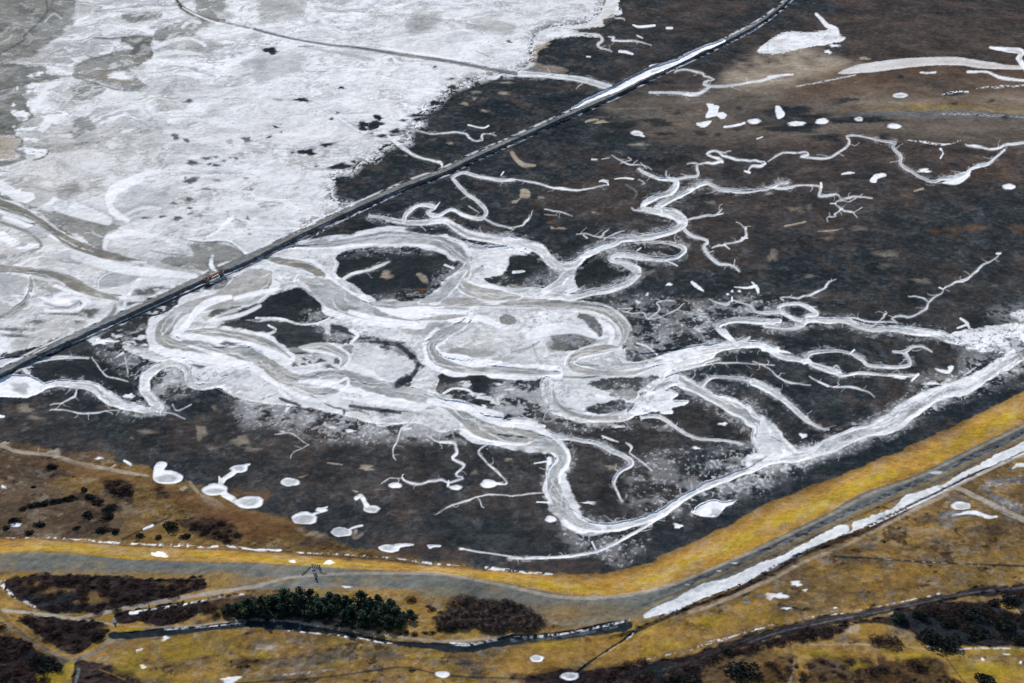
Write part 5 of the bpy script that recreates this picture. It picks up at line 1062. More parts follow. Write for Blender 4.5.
# ---------------------------------------------------------------- relief
t1 = np.clip((VV - L1) / np.maximum(L2 - L1, 1), 0, 1)
t2 = np.clip((VV - L2) / np.maximum(L3 - L2, 1), 0, 1)
land = 5.0 * (.5 * t1 + .5 * sstep(0, 1, t1)) - 1.1 * (.6 * t2 + .4 * sstep(0, 1, t2))
Z = land + LIFT - CARVE
wsn = CH['snow'] + CH['ice'] * .4
SNW = CH['snow'] * (LAB == OBJ_NAMES.index('snow_field'))
Z += (N_F - .5) * (.5 - .38 * SNW + .9 * CH['scrub'] + .5 * CH['heath'] + .25 * CH['stone']) + (N_M - .5) * (.9 - .5 * SNW) + (N_X - .5) * (.2 - .14 * SNW + .8 * CH['scrub'] + .5 * CH['stone'])
q = fbm(X0 + WX * 30, Y0 + WY * 40, 17, 4, 61, .6)
Z += (1 - np.abs(2 * q - 1) * 2) * .35 * (LAB == OBJ_NAMES.index('snow_field')) * CH['snow']
edge = np.minimum(np.minimum(UU - U0, U1 - UU), np.minimum(VV - V0, V1 - VV))
ef = sstep(0, 26, edge)
Z = Z * ef - 2.2 * (1 - ef)
PX, PY = ground_xy(UU, VV, Z)
V3 = np.stack([PX, PY, Z], -1).astype(np.float32).reshape(-1, 3)


def z_at(u, v):
    i = min(max((u - U0) * S, 0), NU - 2); j = min(max((v - V0) * S, 0), NV - 2)
    i0, j0 = int(i), int(j); fi, fj = i - i0, j - j0
    return float((Z[j0, i0] * (1 - fi) + Z[j0, i0 + 1] * fi) * (1 - fj) + (Z[j0 + 1, i0] * (1 - fi) + Z[j0 + 1, i0 + 1] * fi) * fj)


def spot(u, v):
    z = z_at(u, v)
    x, y = ground_xy(u, v, z)
    return Vector((x, y, z))


# ---------------------------------------------------------------- ground material: every surface class has its own noise driven colours
def lin(r, g, b):
    f = lambda c: (c / 255 / 12.92) if c <= 10 else ((c / 255 + .055) / 1.055) ** 2.4
    return (f(r), f(g), f(b), 1)


# class: (dark, mid, light) tones, mix of coarse / fine noise
TONES = {
    'marsh': ((26, 32, 36), (43, 49, 53), (68, 71, 71), .5, .5),
    'brown': ((46, 43, 42), (77, 67, 62), (106, 91, 83), .5, .5),
    'snow': ((208, 213, 221), (240, 241, 244), (252, 252, 253), .3, .7),
    'ice': ((138, 142, 145), (172, 175, 176), (204, 206, 208), .55, .45),
    'mud': ((94, 96, 93), (120, 120, 115), (152, 150, 143), .5, .5),
    'beige': ((124, 112, 98), (158, 146, 130), (192, 182, 168), .5, .5),
    'golden': ((110, 85, 44), (154, 120, 58), (184, 148, 84), .35, .65),
    'yellow': ((120, 100, 26), (158, 136, 36), (184, 162, 56), .4, .6),
    'slope': ((92, 94, 90), (113, 115, 110), (138, 138, 130), .45, .55),
    'heath': ((78, 62, 38), (114, 92, 57), (148, 121, 80), .4, .6),
    'scrub': ((24, 21, 23), (45, 38, 38), (78, 67, 62), .35, .65),
    'dark': ((20, 27, 32), (35, 43, 49), (58, 63, 66), .4, .6),
    'stone': ((74, 78, 82), (100, 105, 110), (138, 141, 143), .35, .65),
    'path': ((128, 120, 108), (156, 148, 136), (182, 176, 166), .4, .6),
    'rust': ((74, 52, 34), (104, 76, 52), (128, 100, 72), .5, .5),
}


def ground_material():
    m = bpy.data.materials.new('ground_surface'); m.use_nodes = True
    nt = m.node_tree; N = nt.nodes; Lk = nt.links; N.clear()

    def nd(t, **kw):
        n = N.new(t)
        for k, v in kw.items():
            setattr(n, k, v)
        return n
    geo = nd('ShaderNodeNewGeometry')

    def noise(scale, detail, rough=.6, dist=0):
        n = nd('ShaderNodeTexNoise'); n.inputs['Scale'].default_value = scale; n.inputs['Detail'].default_value = detail
        n.inputs['Roughness'].default_value = rough; n.inputs['Distortion'].default_value = dist
        Lk.new(geo.outputs['Position'], n.inputs['Vector']); return n.outputs[0]
    nA = noise(.045, 4, .6, .6); nB = noise(.32, 3, .65, .2); nC = noise(1.1, 2, .6)

    def math_(op, a, b, c=None):
        n = nd('ShaderNodeMath', operation=op)
        for k, s in enumerate((a, b, c)):
            if s is None: continue
            if isinstance(s, (int, float)): n.inputs[k].default_value = s
            else: Lk.new(s, n.inputs[k])
        return n.outputs[0]
    fine = math_('MULTIPLY_ADD', nC, .4, math_('MULTIPLY', nB, .6))
    acc = None
    for c in CLS:
        d, mi, li, wa, wb = TONES[c]
        f = math_('MULTIPLY_ADD', nA, wa, math_('MULTIPLY', fine, wb))
        r = nd('ShaderNodeValToRGB'); cr = r.color_ramp
        cr.elements[0].position = .34; cr.elements[0].color = lin(*d)
        cr.elements[1].position = .66; cr.elements[1].color = lin(*li)
        e = cr.elements.new(.5); e.color = lin(*mi)
        Lk.new(f, r.inputs[0])
        at = nd('ShaderNodeAttribute', attribute_name='w_' + c)
        vm = nd('ShaderNodeVectorMath', operation='SCALE' if acc is None else 'MULTIPLY_ADD')
        Lk.new(r.outputs[0], vm.inputs[0])
        if acc is None:
            Lk.new(at.outputs['Fac'], vm.inputs['Scale'])
        else:
            Lk.new(at.outputs['Fac'], vm.inputs[1]); Lk.new(acc, vm.inputs[2])
        acc = vm.outputs[0]
    bs = nd('ShaderNodeBsdfPrincipled')
    bs.inputs['Roughness'].default_value = .95; bs.inputs['Specular IOR Level'].default_value = 0.0
    Lk.new(acc, bs.inputs['Base Color'])
    bp = nd('ShaderNodeBump'); bp.inputs['Strength'].default_value = .22; bp.inputs['Distance'].default_value = .6
    Lk.new(fine, bp.inputs['Height']); Lk.new(bp.outputs[0], bs.inputs['Normal'])
    out = nd('ShaderNodeOutputMaterial'); Lk.new(bs.outputs[0], out.inputs[0])
    return m


GM = ground_material()

# ---------------------------------------------------------------- cut the terrain into its named surfaces
ii = np.arange(NV * NU).reshape(NV, NU)
Q = np.stack([ii[1:, :-1], ii[1:, 1:], ii[:-1, 1:], ii[:-1, :-1]], -1).reshape(-1, 4)
LQ = LAB[:-1, :-1].reshape(-1)


def grid_object(name, faces, mat):
    used, inv = np.unique(faces.reshape(-1), return_inverse=True)
    me = bpy.data.meshes.new(name)
    nf = len(faces)
    me.vertices.add(len(used)); me.vertices.foreach_set('co', V3[used].reshape(-1))
    me.loops.add(nf * 4); me.loops.foreach_set('vertex_index', inv.astype(np.int32).reshape(-1))
    me.polygons.add(nf); me.polygons.foreach_set('loop_start', np.arange(0, nf * 4, 4, dtype=np.int32))
    me.polygons.foreach_set('use_smooth', np.ones(nf, bool))
    for c in CLS:
        w = CH[c].reshape(-1)[used]
        at = me.attributes.new('w_' + c, 'FLOAT', 'POINT'); at.data.foreach_set('value', w)
    me.update(calc_edges=True)
    me.materials.append(mat)
    o = bpy.data.objects.new(name, me); COL.objects.link(o)
    return o


STRUCT = {'marsh_ground', 'snow_field', 'creek_water', 'mudflat_water', 'snow_patch', 'heath_ground', 'meadow_ground', 'dike_slope_ground', 'dike_grass_ground',
          'dike_track_path', 'service_road', 'snow_drift', 'ditch_ground', 'farm_track_path', 'earth_road', 'thicket_ground', 'sand_path', 'lane_path', 'cart_track_path', 'ramp_path'}
for k, nm in enumerate(OBJ_NAMES):
    sel = Q[LQ == k]
    if len(sel) < 3:
        continue
    o = grid_object(nm, sel, GM)
    lb, cat, grp = META.get(k, (None, None, None))
    if lb:
        o['label'] = lb; o['category'] = cat
        if grp: o['group'] = grp
    else:
        o['kind'] = 'structure'

# country beyond the traced sheet, one wide plain to the horizon
def simple_mat(name, cols, scale, rough=.9):
    m = bpy.data.materials.new(name); m.use_nodes = True
    nt = m.node_tree; b = nt.nodes['Principled BSDF']; b.inputs['Roughness'].default_value = rough; b.inputs['Specular IOR Level'].default_value = .02
    g = nt.nodes.new('ShaderNodeNewGeometry'); n = nt.nodes.new('ShaderNodeTexNoise'); n.inputs['Scale'].default_value = scale; n.inputs['Detail'].default_value = 4
    r = nt.nodes.new('ShaderNodeValToRGB')
    r.color_ramp.elements[0].position = .35; r.color_ramp.elements[1].position = .65
    r.color_ramp.elements[0].color = lin(*cols[0]); r.color_ramp.elements[1].color = lin(*cols[1])
    nt.links.new(g.outputs['Position'], n.inputs['Vector']); nt.links.new(n.outputs[0], r.inputs[0]); nt.links.new(r.outputs[0], b.inputs['Base Color'])
    return m


def mesh_obj(name, verts, faces, mat, parent=None, smooth=False):
    me = bpy.data.meshes.new(name); me.from_pydata(verts, [], faces); me.update()
    if smooth:
        me.polygons.foreach_set('use_smooth', [True] * len(me.polygons))
    me.materials.append(mat)
    o = bpy.data.objects.new(name, me); COL.objects.link(o); o.parent = parent
    return o


R = 30000
o = mesh_obj('ground', [(-R, -R, -2.6), (R, -R, -2.6), (R, R, -2.6), (-R, R, -2.6)], [(0, 1, 2, 3)], simple_mat('far_marsh', ((48, 50, 50), (98, 84, 68)), .01))
o['kind'] = 'structure'

# ---------------------------------------------------------------- vegetation
def empty(name, loc, label=None, cat=None, group=None, rz=0.0, s=1.0):
    o = bpy.data.objects.new(name, None); COL.objects.link(o); o.location = loc; o.rotation_euler = (0, 0, rz); o.scale = (s, s, s)
    o.empty_display_size = .5
    if label: o['label'] = label; o['category'] = cat
    if group: o['group'] = group
    return o


def tagged(o, label, cat, group=None):
    o['label'] = label; o['category'] = cat
    if group: o['group'] = group
    return o


def tube(vs_, fs_, pts, n=6):
    base = len(vs_)
    for k, (p, r) in enumerate(pts):
        p = Vector(p)
        d = (Vector(pts[min(k + 1, len(pts) - 1)][0]) - Vector(pts[max(k - 1, 0)][0])).normalized()
        a = d.orthogonal().normalized(); b = d.cross(a)
        for i in range(n):
            t = 2 * math.pi * i / n
            vs_.append(tuple(p + a * math.cos(t) * r + b * math.sin(t) * r))
    for k in range(len(pts) - 1):
        for i in range(n):
            j = (i + 1) % n
            fs_.append((base + k * n + i, base + k * n + j, base + (k + 1) * n + j, base + (k + 1) * n + i))


def leaf(vs_, fs_, p, size, r, up=2.2):
    n = Vector((r.gauss(0, 1), r.gauss(0, 1), r.gauss(0, 1) + up)).normalized()
    a = n.orthogonal().normalized(); b = n.cross(a); t = r.random() * 6.28
    a, b = a * math.cos(t) + b * math.sin(t), b * math.cos(t) - a * math.sin(t)
    k = len(vs_); s = size * r.uniform(.6, 1.3)
    p = Vector(p)
    vs_.extend([tuple(p - a * s - b * s * .5), tuple(p + a * s - b * s * .35), tuple(p + a * s * .7 + b * s * .6), tuple(p - a * s * .8 + b * s * .5)])
    fs_.append((k, k + 1, k + 2, k + 3))


def twig(vs_, fs_, p, d, w):
    p = Vector(p); d = Vector(d); a = d.orthogonal().normalized() * w; k = len(vs_); b = d.cross(a).normalized() * w
    vs_.extend([tuple(p - a), tuple(p + a), tuple(p + d), tuple(p - b), tuple(p + b)])
    fs_.extend([(k, k + 1, k + 2), (k + 3, k + 4, k + 2)])


def foliage_mat(name, c0, c1, c2, scale=.5):
    m = simple_mat(name, (c0, c2), scale, .8)
    r = [n for n in m.node_tree.nodes if n.type == 'VALTORGB'][0]
    e = r.color_ramp.elements.new(.5); e.color = lin(*c1)
    nt = m.node_tree; out = [n for n in nt.nodes if n.type == 'OUTPUT_MATERIAL'][0]       # thin leaves let some light through
    df = nt.nodes.new('ShaderNodeBsdfDiffuse'); tr = nt.nodes.new('ShaderNodeBsdfTranslucent'); mx = nt.nodes.new('ShaderNodeMixShader'); mx.inputs[0].default_value = .35
    nt.links.new(r.outputs[0], df.inputs[0]); nt.links.new(r.outputs[0], tr.inputs[0]); nt.links.new(df.outputs[0], mx.inputs[1]); nt.links.new(tr.outputs[0], mx.inputs[2]); nt.links.new(mx.outputs[0], out.inputs[0])
    return m


M_PINE = foliage_mat('pine_needles', (24, 40, 40), (46, 64, 58), (86, 100, 78), .5)
M_BARK = simple_mat('bark', ((46, 40, 36), (80, 70, 62)), 2)
M_TWIG = foliage_mat('bare_twigs', (74, 64, 64), (116, 102, 98), (162, 148, 138), .8)
M_DARKB = foliage_mat('dark_bush_leaves', (20, 25, 28), (38, 43, 43), (70, 71, 62), .7)
M_BRAM = foliage_mat('bramble_stems', (48, 38, 42), (82, 67, 66), (122, 102, 92), .8)


def pine_meshes(seed):
    r = random.Random(seed); H = 7.0
    tv, tf = [], []; tube(tv, tf, [((0, 0, 0), .22), ((.1 * r.random(), 0, 2.2), .17), ((0, .2 * r.random(), 4.6), .1), ((0, 0, 6.4), .04)])
    fv, ff = [], []
    clumps = []
    for k in range(34):
        h = r.uniform(.3, 6.6) if k % 3 else r.uniform(.3, 2.6); rad = min(1, (7.2 - h) / 5.4) * 3.1 * r.uniform(.3, 1.0)
        t = r.random() * 6.28; clumps.append((math.cos(t) * rad, math.sin(t) * rad, h, r.uniform(.6, 1.15)))
        tube(tv, tf, [((0, 0, h - .5), .06), ((math.cos(t) * rad, math.sin(t) * rad, h), .02)], 4)
    clumps.append((0, 0, 6.9, .6))
    for (x, y, z, s) in clumps:
        for q in range(22):
            d = Vector((r.gauss(0, 1), r.gauss(0, 1), r.gauss(0, .75))).normalized() * s * r.uniform(.35, 1.05)
            leaf(fv, ff, (x + d.x, y + d.y, max(.2, z + d.z * .8)), .32, r)
    return (tv, tf), (fv, ff)


def bush_meshes(seed, rad=2.0, h=1.5, n=420, bare=False):
    """One low bush: stems under an uneven dome of leaves or twigs."""
    r = random.Random(seed); sv, sf, fv, ff = [], [], [], []
    lob = [(r.uniform(-.55, .55) * rad, r.uniform(-.55, .55) * rad, r.uniform(.45, .8) * rad, r.uniform(.6, 1.05) * h) for _ in range(7)]
    for (x, y, lr, lh) in lob:
        tube(sv, sf, [((x * .25, y * .25, -.1), .07), ((x * .8, y * .8, lh * .5), .045), ((x, y, lh * .85), .015)], 4)
    for k in range(n):
        x, y, lr, lh = lob[k % 7]
        t = r.random() * 6.28; q = math.sqrt(r.random()); e = math.sqrt(max(0, 1 - q * q))
        px, py, pz = x + math.cos(t) * q * lr, y + math.sin(t) * q * lr, lh * e * r.uniform(.55, 1.0) + .05
        if bare:
            d = Vector((math.cos(t) * q * .8 + r.gauss(0, .5), math.sin(t) * q * .8 + r.gauss(0, .5), r.uniform(.2, .8))) * h * .34
            twig(fv, ff, (px, py, pz * .75), d, .05)
        else:
            leaf(fv, ff, (px, py, pz), .22, r)
    return (sv, sf), (fv, ff)


def pydata(name, vf, mat):
    me = bpy.data.meshes.new(name); me.from_pydata(vf[0], [], vf[1]); me.update(); me.materials.append(mat); return me


PINES = [(pydata('trunk', a, M_BARK), pydata('crown', b, M_PINE)) for a, b in (pine_meshes(s) for s in range(4))]
BUSH = {
    'dark': [(pydata('stem', a, M_BARK), pydata('foliage', b, M_DARKB)) for a, b in (bush_meshes(s, 2, 1.5, 420) for s in range(3))],
    'bare': [(pydata('stem', a, M_BARK), pydata('branches', b, M_TWIG)) for a, b in (bush_meshes(s + 10, 2, 2.6, 560, True) for s in range(3))],
    'bramble': [(pydata('stem', a, M_BARK), pydata('branches', b, M_BRAM)) for a, b in (bush_meshes(s + 20, 2, 1.3, 620, True) for s in range(3))],
    'pinebush': [(pydata('stem', a, M_BARK), pydata('foliage', b, M_PINE)) for a, b in (bush_meshes(s + 30, 2, 1.9, 480) for s in range(2))],
}
PARTN = {'dark': ('stem', 'foliage'), 'bare': ('stem', 'branches'), 'bramble': ('stem', 'branches'), 'pinebush': ('stem', 'foliage')}


def plant(name, meshes, pn, u, v, rpx, base_r, label, cat, group=None, hs=1.0):
    p = spot(u, v)
    m = math.hypot(p.x, math.hypot(p.y, CAM_H - p.z)) / FPX
    s = rpx * m / base_r
    e = empty(name, (p.x, p.y, p.z - .15), label, cat, group, rnd.random() * 6.28, s)
    e.scale = (s * rnd.uniform(.9, 1.1), s * rnd.uniform(.9, 1.1), s * hs * rnd.uniform(.85, 1.15))
    for me, n in zip(meshes, pn):
        o = bpy.data.objects.new(n, me); COL.objects.link(o); o.parent = e
    return e


def bush(kind, u, v, r, label, group=None, hs=1.0, name=None):
    k = rnd.randrange(len(BUSH[kind]))
    return plant(name or {'dark': 'heath_bush', 'bare': 'bare_shrub', 'bramble': 'bramble_bush', 'pinebush': 'juniper_bush'}[kind], BUSH[kind][k], PARTN[kind], u, v, r, 2.2, label, 'shrub' if kind == 'bare' else 'bush', group, hs)


def inside(pts, u, v):
    c = False
    for (a, b), (x, y) in zip(pts, pts[1:] + pts[:1]):
        if (b > v) != (y > v) and u < (x - a) * (v - b) / (y - b) + a:
            c = not c
    return c


def fill(poly_, n, mind, fn, seed):
    r = random.Random(seed); got = []
    xs = [p[0] for p in poly_]; ys = [p[1] for p in poly_]
    tries = 0
    while len(got) < n and tries < 6000:
        tries += 1
        u, v = r.uniform(min(xs), max(xs)), r.uniform(min(ys), max(ys))
        if inside(poly_, u, v) and all(math.hypot(u - a, (v - b) * 1.7) > mind for a, b in got):
            got.append((u, v))
    got.sort(key=lambda q: q[1])
    for u, v in got:
        fn(u, v)


# pine copse behind the dike
for (u, v, r) in ((228, 612, 5), (238, 611, 6.5), (248, 609, 7), (262, 612, 7), (274, 606, 7.5), (285, 604, 9), (297, 610, 8), (300, 602, 7), (311, 603, 7.5), (322, 606, 6), (318, 613, 8), (330, 604, 7), (338, 611, 8), (346, 606, 7), (352, 616, 8), (361, 606, 8.5), (370, 613, 8.5), (378, 606, 6.5), (384, 616, 8), (362, 622, 7.5), (374, 624, 7), (390, 609, 6), (396, 618, 7), (255, 614, 5.5), (283, 614, 7.5), (400, 625, 5.5), (308, 617, 5.5), (268, 618, 5), (246, 617, 5), (328, 616, 6), (345, 622, 6), (388, 625, 6), (270, 604, 6.5), (410, 617, 5.5)):
    k = rnd.randrange(4)
    plant('pine_tree', PINES[k], ('trunk', 'crown'), u, v + .5, r * 1.42, 3.2, 'dark green pine crowded in the copse below the dike track', 'tree', 'pines in the copse', rnd.uniform(.5, .8))
# bare willow shrubs right of the pines
def willow(u, v):
    bush('bare', u, v, rnd.uniform(5, 8), 'leafless grey brown shrub in the rounded thicket right of the pines', 'leafless shrubs right of the pines', 1.0)
fill([(446, 610), (456, 602), (475, 599), (500, 602), (522, 608), (538, 616), (541, 624), (530, 630), (505, 631), (490, 629), (462, 629), (440, 624)], 46, 7.0, willow, 3)
def low(u, v):
    bush('bramble', u, v, rnd.uniform(3, 5.5), 'low brown bramble along the foot of the pine copse', 'brambles at the foot of the copse', .8)
fill([(395, 600), (420, 600), (432, 612), (436, 630), (410, 632), (380, 628), (340, 622), (300, 616), (262, 613), (300, 622), (360, 630), (400, 636), (440, 634), (470, 630), (430, 606)], 34, 6.0, low, 4)

# dark bushes dotted over the heath
HB = [(103, 531, 7, 'dark wide bush in the middle of the heath clump above the dike snow line'), (114, 532, 5, 'dark bush close to the right of the widest heath bush'), (107, 518, 6.5, 'dark bush above the widest heath bush'), (88, 516, 6.5, 'dark spreading bush left of the upper heath bush'), (170, 526, 8, 'broad dark bush right of the thin heath ditch'), (141, 536, 5, 'small dark bush at the lower end of the thin heath ditch'), (158, 538, 4.5, 'small round dark bush above the middle of the snow line'), (185, 537, 5.5, 'dark bush right of the others above the snow line'), (77, 528, 4, 'small lone bush on bare tan heath'), (15, 521, 6, 'dark bush beside the small frozen heath pool'), (39, 525, 6, 'dark bush right of the small frozen heath pool'), (30, 533, 4.5, 'low dark bush just above the golden dike grass at the left'), (6, 528, 4, 'low dark bush near the left edge of the heath'), (111, 510, 8, 'large dark bush below the brown thicket on the heath'), (84, 490, 4.5, 'dark bush high on the heath near the sand path'), (34, 487, 3, 'tiny dark bush alone on the upper heath'), (90, 498, 6, 'left one of two dark bushes below the high heath bush'), (98, 503, 5.5, 'right one of two dark bushes below the high heath bush'), (52, 468, 6, 'brownish bush beside the sand path')]
for u, v, r, lb in HB:
    bush('dark', u, v, r, lb, None, .8)
for u, v, r in ((24, 509, 4), (30, 506, 4.5), (37, 505, 4), (45, 503, 4.5), (52, 502, 4.5), (59, 501, 3.5), (66, 499, 4), (71, 497, 3.5)):
    bush('dark', u, v, r, 'dark bush in the ragged row across the left heath', 'row of dark bushes on the left heath', .8)
for u, v, r in ((110, 486, 5), (117, 484, 6), (125, 488, 6), (120, 492, 6), (129, 494, 5), (113, 490, 5)):
    bush('bramble', u, v, r, 'dark brown bramble in the clump on the upper heath', 'brambles of the upper heath clump', .9)
def brown(u, v):
    bush('bramble', u, v, rnd.uniform(4, 6.5), 'brown leafless bramble in the thicket above the dike snow line', 'brambles above the snow line', .8)
fill([(190, 522), (222, 524), (238, 534), (228, 542), (205, 536)], 12, 6, brown, 5)
# paddock thicket below the dike
def pad(u, v):
    bush('bramble', u, v, rnd.uniform(4, 7), 'dark purplish bramble in the long thicket below the dike slope', 'brambles in the long thicket', .7)
fill([(22, 583), (45, 577), (90, 577), (140, 579), (195, 583), (198, 588), (165, 599), (115, 612), (75, 613), (40, 607), (14, 594)], 44, 9, pad, 6)
def pad2(u, v):
    bush('bramble', u, v, rnd.uniform(3.5, 6), 'dark bramble between the lane and the lower ditch', 'brambles between lane and ditch', .7)
fill([(140, 614), (175, 607), (205, 602), (240, 606), (236, 614), (190, 620), (160, 624), (142, 620)], 18, 7, pad2, 7)
def pad3(u, v):
    bush('bramble', u, v, rnd.uniform(4, 7), 'dark bramble in the thicket between lane and cart track', 'brambles between lane and cart track', .7)
fill([(15, 616), (60, 622), (104, 626), (100, 640), (82, 651), (62, 648), (38, 634)], 16, 9, pad3, 8)
def pad4(u, v):
    bush('bramble', u, v, rnd.uniform(4.5, 8), 'dark bramble in the corner thicket below the cart track', 'brambles in the lower left corner', .7)
fill([(0, 622), (12, 632), (35, 655), (60, 668), (40, 683), (0, 683)], 18, 9, pad4, 9)
for u, v, r in ((38, 660, 7), (47, 664, 8), (56, 668, 7), (44, 670, 6)):
    bush('dark', u, v, r, 'blackish evergreen bush by the bend of the cart track', 'evergreen bushes by the cart track', .8)
bush('dark', 99, 637, 6.5, 'grey green bush at the left end of the lower ditch', None, .8)
# lower right
bush('dark', 743, 671, 17, 'very large round black bush on brown grass near the bottom edge', None, .8)
bush('dark', 677, 677, 6.5, 'small black bush left of the very large round one', None, .7); bush('dark', 727, 653, 6, 'small dark bush just under the earth road', None, .8)
bush('dark', 692, 684, 13, 'wide black bush cut by the bottom edge', None, .6); bush('dark', 984, 680, 10, 'round black bush on bright yellow grass at the bottom right', None, .8)
bush('dark', 932, 641, 15, 'biggest dark rounded bush at the front of the right thicket', None, .85); bush('dark', 950, 644, 12, 'dark bush against the right side of the biggest thicket bush', None, .8); bush('bramble', 890, 642, 12, 'reddish brown bramble left of the biggest thicket bush', None, .7); bush('bramble', 878, 641, 9, 'reddish brown bramble farthest left of the right thicket', None, .7); bush('pinebush', 895, 620, 9, 'bluish green evergreen bush at the left end of the black thicket', None, 1.0)
def thick(u, v):
    bush(rnd.choice(('dark', 'bramble', 'dark')), u, v, rnd.uniform(6, 11), 'black bush in the dense thicket below the earth road', 'bushes of the black thicket', .75)
fill([(906, 616), (945, 605), (985, 604), (1010, 598), (1030, 592), (1060, 600), (1060, 645), (1024, 645), (975, 643), (960, 630), (910, 628)], 40, 8, thick, 10)
def thick2(u, v):
    bush('bramble', u, v, rnd.uniform(5, 8), 'dark low bramble on the verge below the earth road', 'brambles below the earth road', .6)
fill([(700, 668), (768, 642), (815, 628), (848, 624), (838, 634), (800, 642), (768, 646), (730, 650), (660, 680), (640, 683)], 26, 9, thick2, 11)
def bot(u, v):
    bush('bramble', u, v, rnd.uniform(4, 8), 'brown low bramble scattered over the bottom meadow', 'brambles on the bottom meadow', .55)
fill([(770, 655), (795, 662), (870, 660), (940, 664), (955, 683), (770, 683)], 26, 9, bot, 12)
fill([(600, 670), (650, 660), (655, 676), (640, 683), (600, 683)], 8, 8, thick2, 13)
# clipped looking hedge shrubs between the drift and the farm track
HL = [(656, 622), (687, 609), (708, 600), (724, 594), (744, 585), (768, 573), (790, 562), (806, 552), (826, 545), (846, 536), (868, 527), (893, 515), (918, 503)]
r_ = random.Random(5)
for (a, b) in zip(HL[:-1], HL[1:]):
    n = max(2, int(math.hypot(b[0] - a[0], b[1] - a[1]) / 4.5))
    for k in range(n):
        t = k / n; 
        if r_.random() < .15: continue
        bush('bramble', a[0] + (b[0] - a[0]) * t + r_.uniform(-1, 1), a[1] + (b[1] - a[1]) * t + r_.uniform(-2.2, .8), r_.uniform(1.0, 2.6), 'small dark shrub in the hedge between snow drift and farm track', 'hedge shrubs below the snow drift', .6, 'hedge_shrub')

# ---------------------------------------------------------------- built things
M_WOOD = simple_mat('weathered_wood', ((58, 54, 52), (96, 92, 88)), 3)
M_RUSTY = simple_mat('rusty_steel', ((110, 70, 58), (150, 100, 84)), 3)
M_STEEL = simple_mat('painted_steel', ((60, 64, 68), (90, 94, 98)), 3)
M_BLUE = simple_mat('blue_panel', ((96, 120, 176), (120, 148, 200)), 2)
M_WHITE = simple_mat('white_paint', ((205, 206, 210), (232, 232, 236)), 2)
M_JACKET = simple_mat('dark_jacket', ((26, 34, 46), (44, 54, 68)), 5); M_SKIN = simple_mat('skin', ((176, 128, 104), (196, 150, 124)), 5); M_HAIR = simple_mat('hair', ((40, 32, 26), (64, 50, 40)), 5)
M_CONC = simple_mat('concrete', ((112, 112, 110), (146, 146, 142)), 1.5)


def box_vf(vs_, fs_, c, s, ax=(1, 0, 0), bev=.0):
    """Box with chamfered vertical edges along direction ax."""
    a = Vector((ax[0], ax[1], 0)).normalized(); b = Vector((-a.y, a.x, 0)); c = Vector(c); k = len(vs_)
    q = min(s[0], s[1]) * .12
    ring = [(-s[0] / 2 + q, -s[1] / 2), (s[0] / 2 - q, -s[1] / 2), (s[0] / 2, -s[1] / 2 + q), (s[0] / 2, s[1] / 2 - q), (s[0] / 2 - q, s[1] / 2), (-s[0] / 2 + q, s[1] / 2), (-s[0] / 2, s[1] / 2 - q), (-s[0] / 2, -s[1] / 2 + q)]
    for z in (-s[2] / 2, s[2] / 2):
        for x, y in ring:
            vs_.append(tuple(c + a * x + b * y + Vector((0, 0, z))))
    for i in range(8):
        fs_.append((k + i, k + (i + 1) % 8, k + 8 + (i + 1) % 8, k + 8 + i))
    fs_.append(tuple(k + i for i in range(7, -1, -1))); fs_.append(tuple(k + 8 + i for i in range(8)))


# sluice bridge in the gap of the causeway
za = spot(205, 279).z
A = Vector((*ground_xy(204, 279, 2.4), 2.4)); B = Vector((*ground_xy(223.5, 269.5, 2.4), 2.4)); ax = (B - A).normalized(); Lb = (B - A).length; C0 = (A + B) / 2; nb = Vector((-ax.y, ax.x, 0))
e = empty('sluice_bridge', (C0.x, C0.y, -1), 'narrow rusty red footbridge across the gap in the grey causeway', 'bridge')


def part(name, build, mat, parent, smooth=False):
    v_, f_ = [], []; build(v_, f_)
    o = mesh_obj(name, v_, f_, mat, None, smooth)
    o.parent = parent; o.matrix_parent_inverse = Matrix.Translation(-Vector(parent.location)) if parent.rotation_euler[2] == 0 else parent.matrix_world.inverted()
    return o


part('deck', lambda v, f: box_vf(v, f, (C0.x, C0.y, 2.05), (Lb, 1.7, .3), ax), M_RUSTY, e)
for s in (-1, 1):
    def rail(v, f):
        for k in range(9):
            p = C0 + ax * (k / 8 - .5) * Lb * .96 + nb * s * .78
            tube(v, f, [((p.x, p.y, 2.2), .05), ((p.x, p.y, 3.2), .05)], 6)
        for h in (2.7, 3.2):
            a_, b_ = C0 - ax * Lb * .48 + nb * s * .78, C0 + ax * Lb * .48 + nb * s * .78
            tube(v, f, [((a_.x, a_.y, h), .06), ((b_.x, b_.y, h), .06)], 6)
    part('railing', rail, M_RUSTY, e)
for s in (-.38, .38):
    p = C0 + ax * s * Lb
    part('abutment', lambda v, f: box_vf(v, f, (p.x, p.y, .6), (1.2, 3.6, 3.2), ax), M_CONC, e)

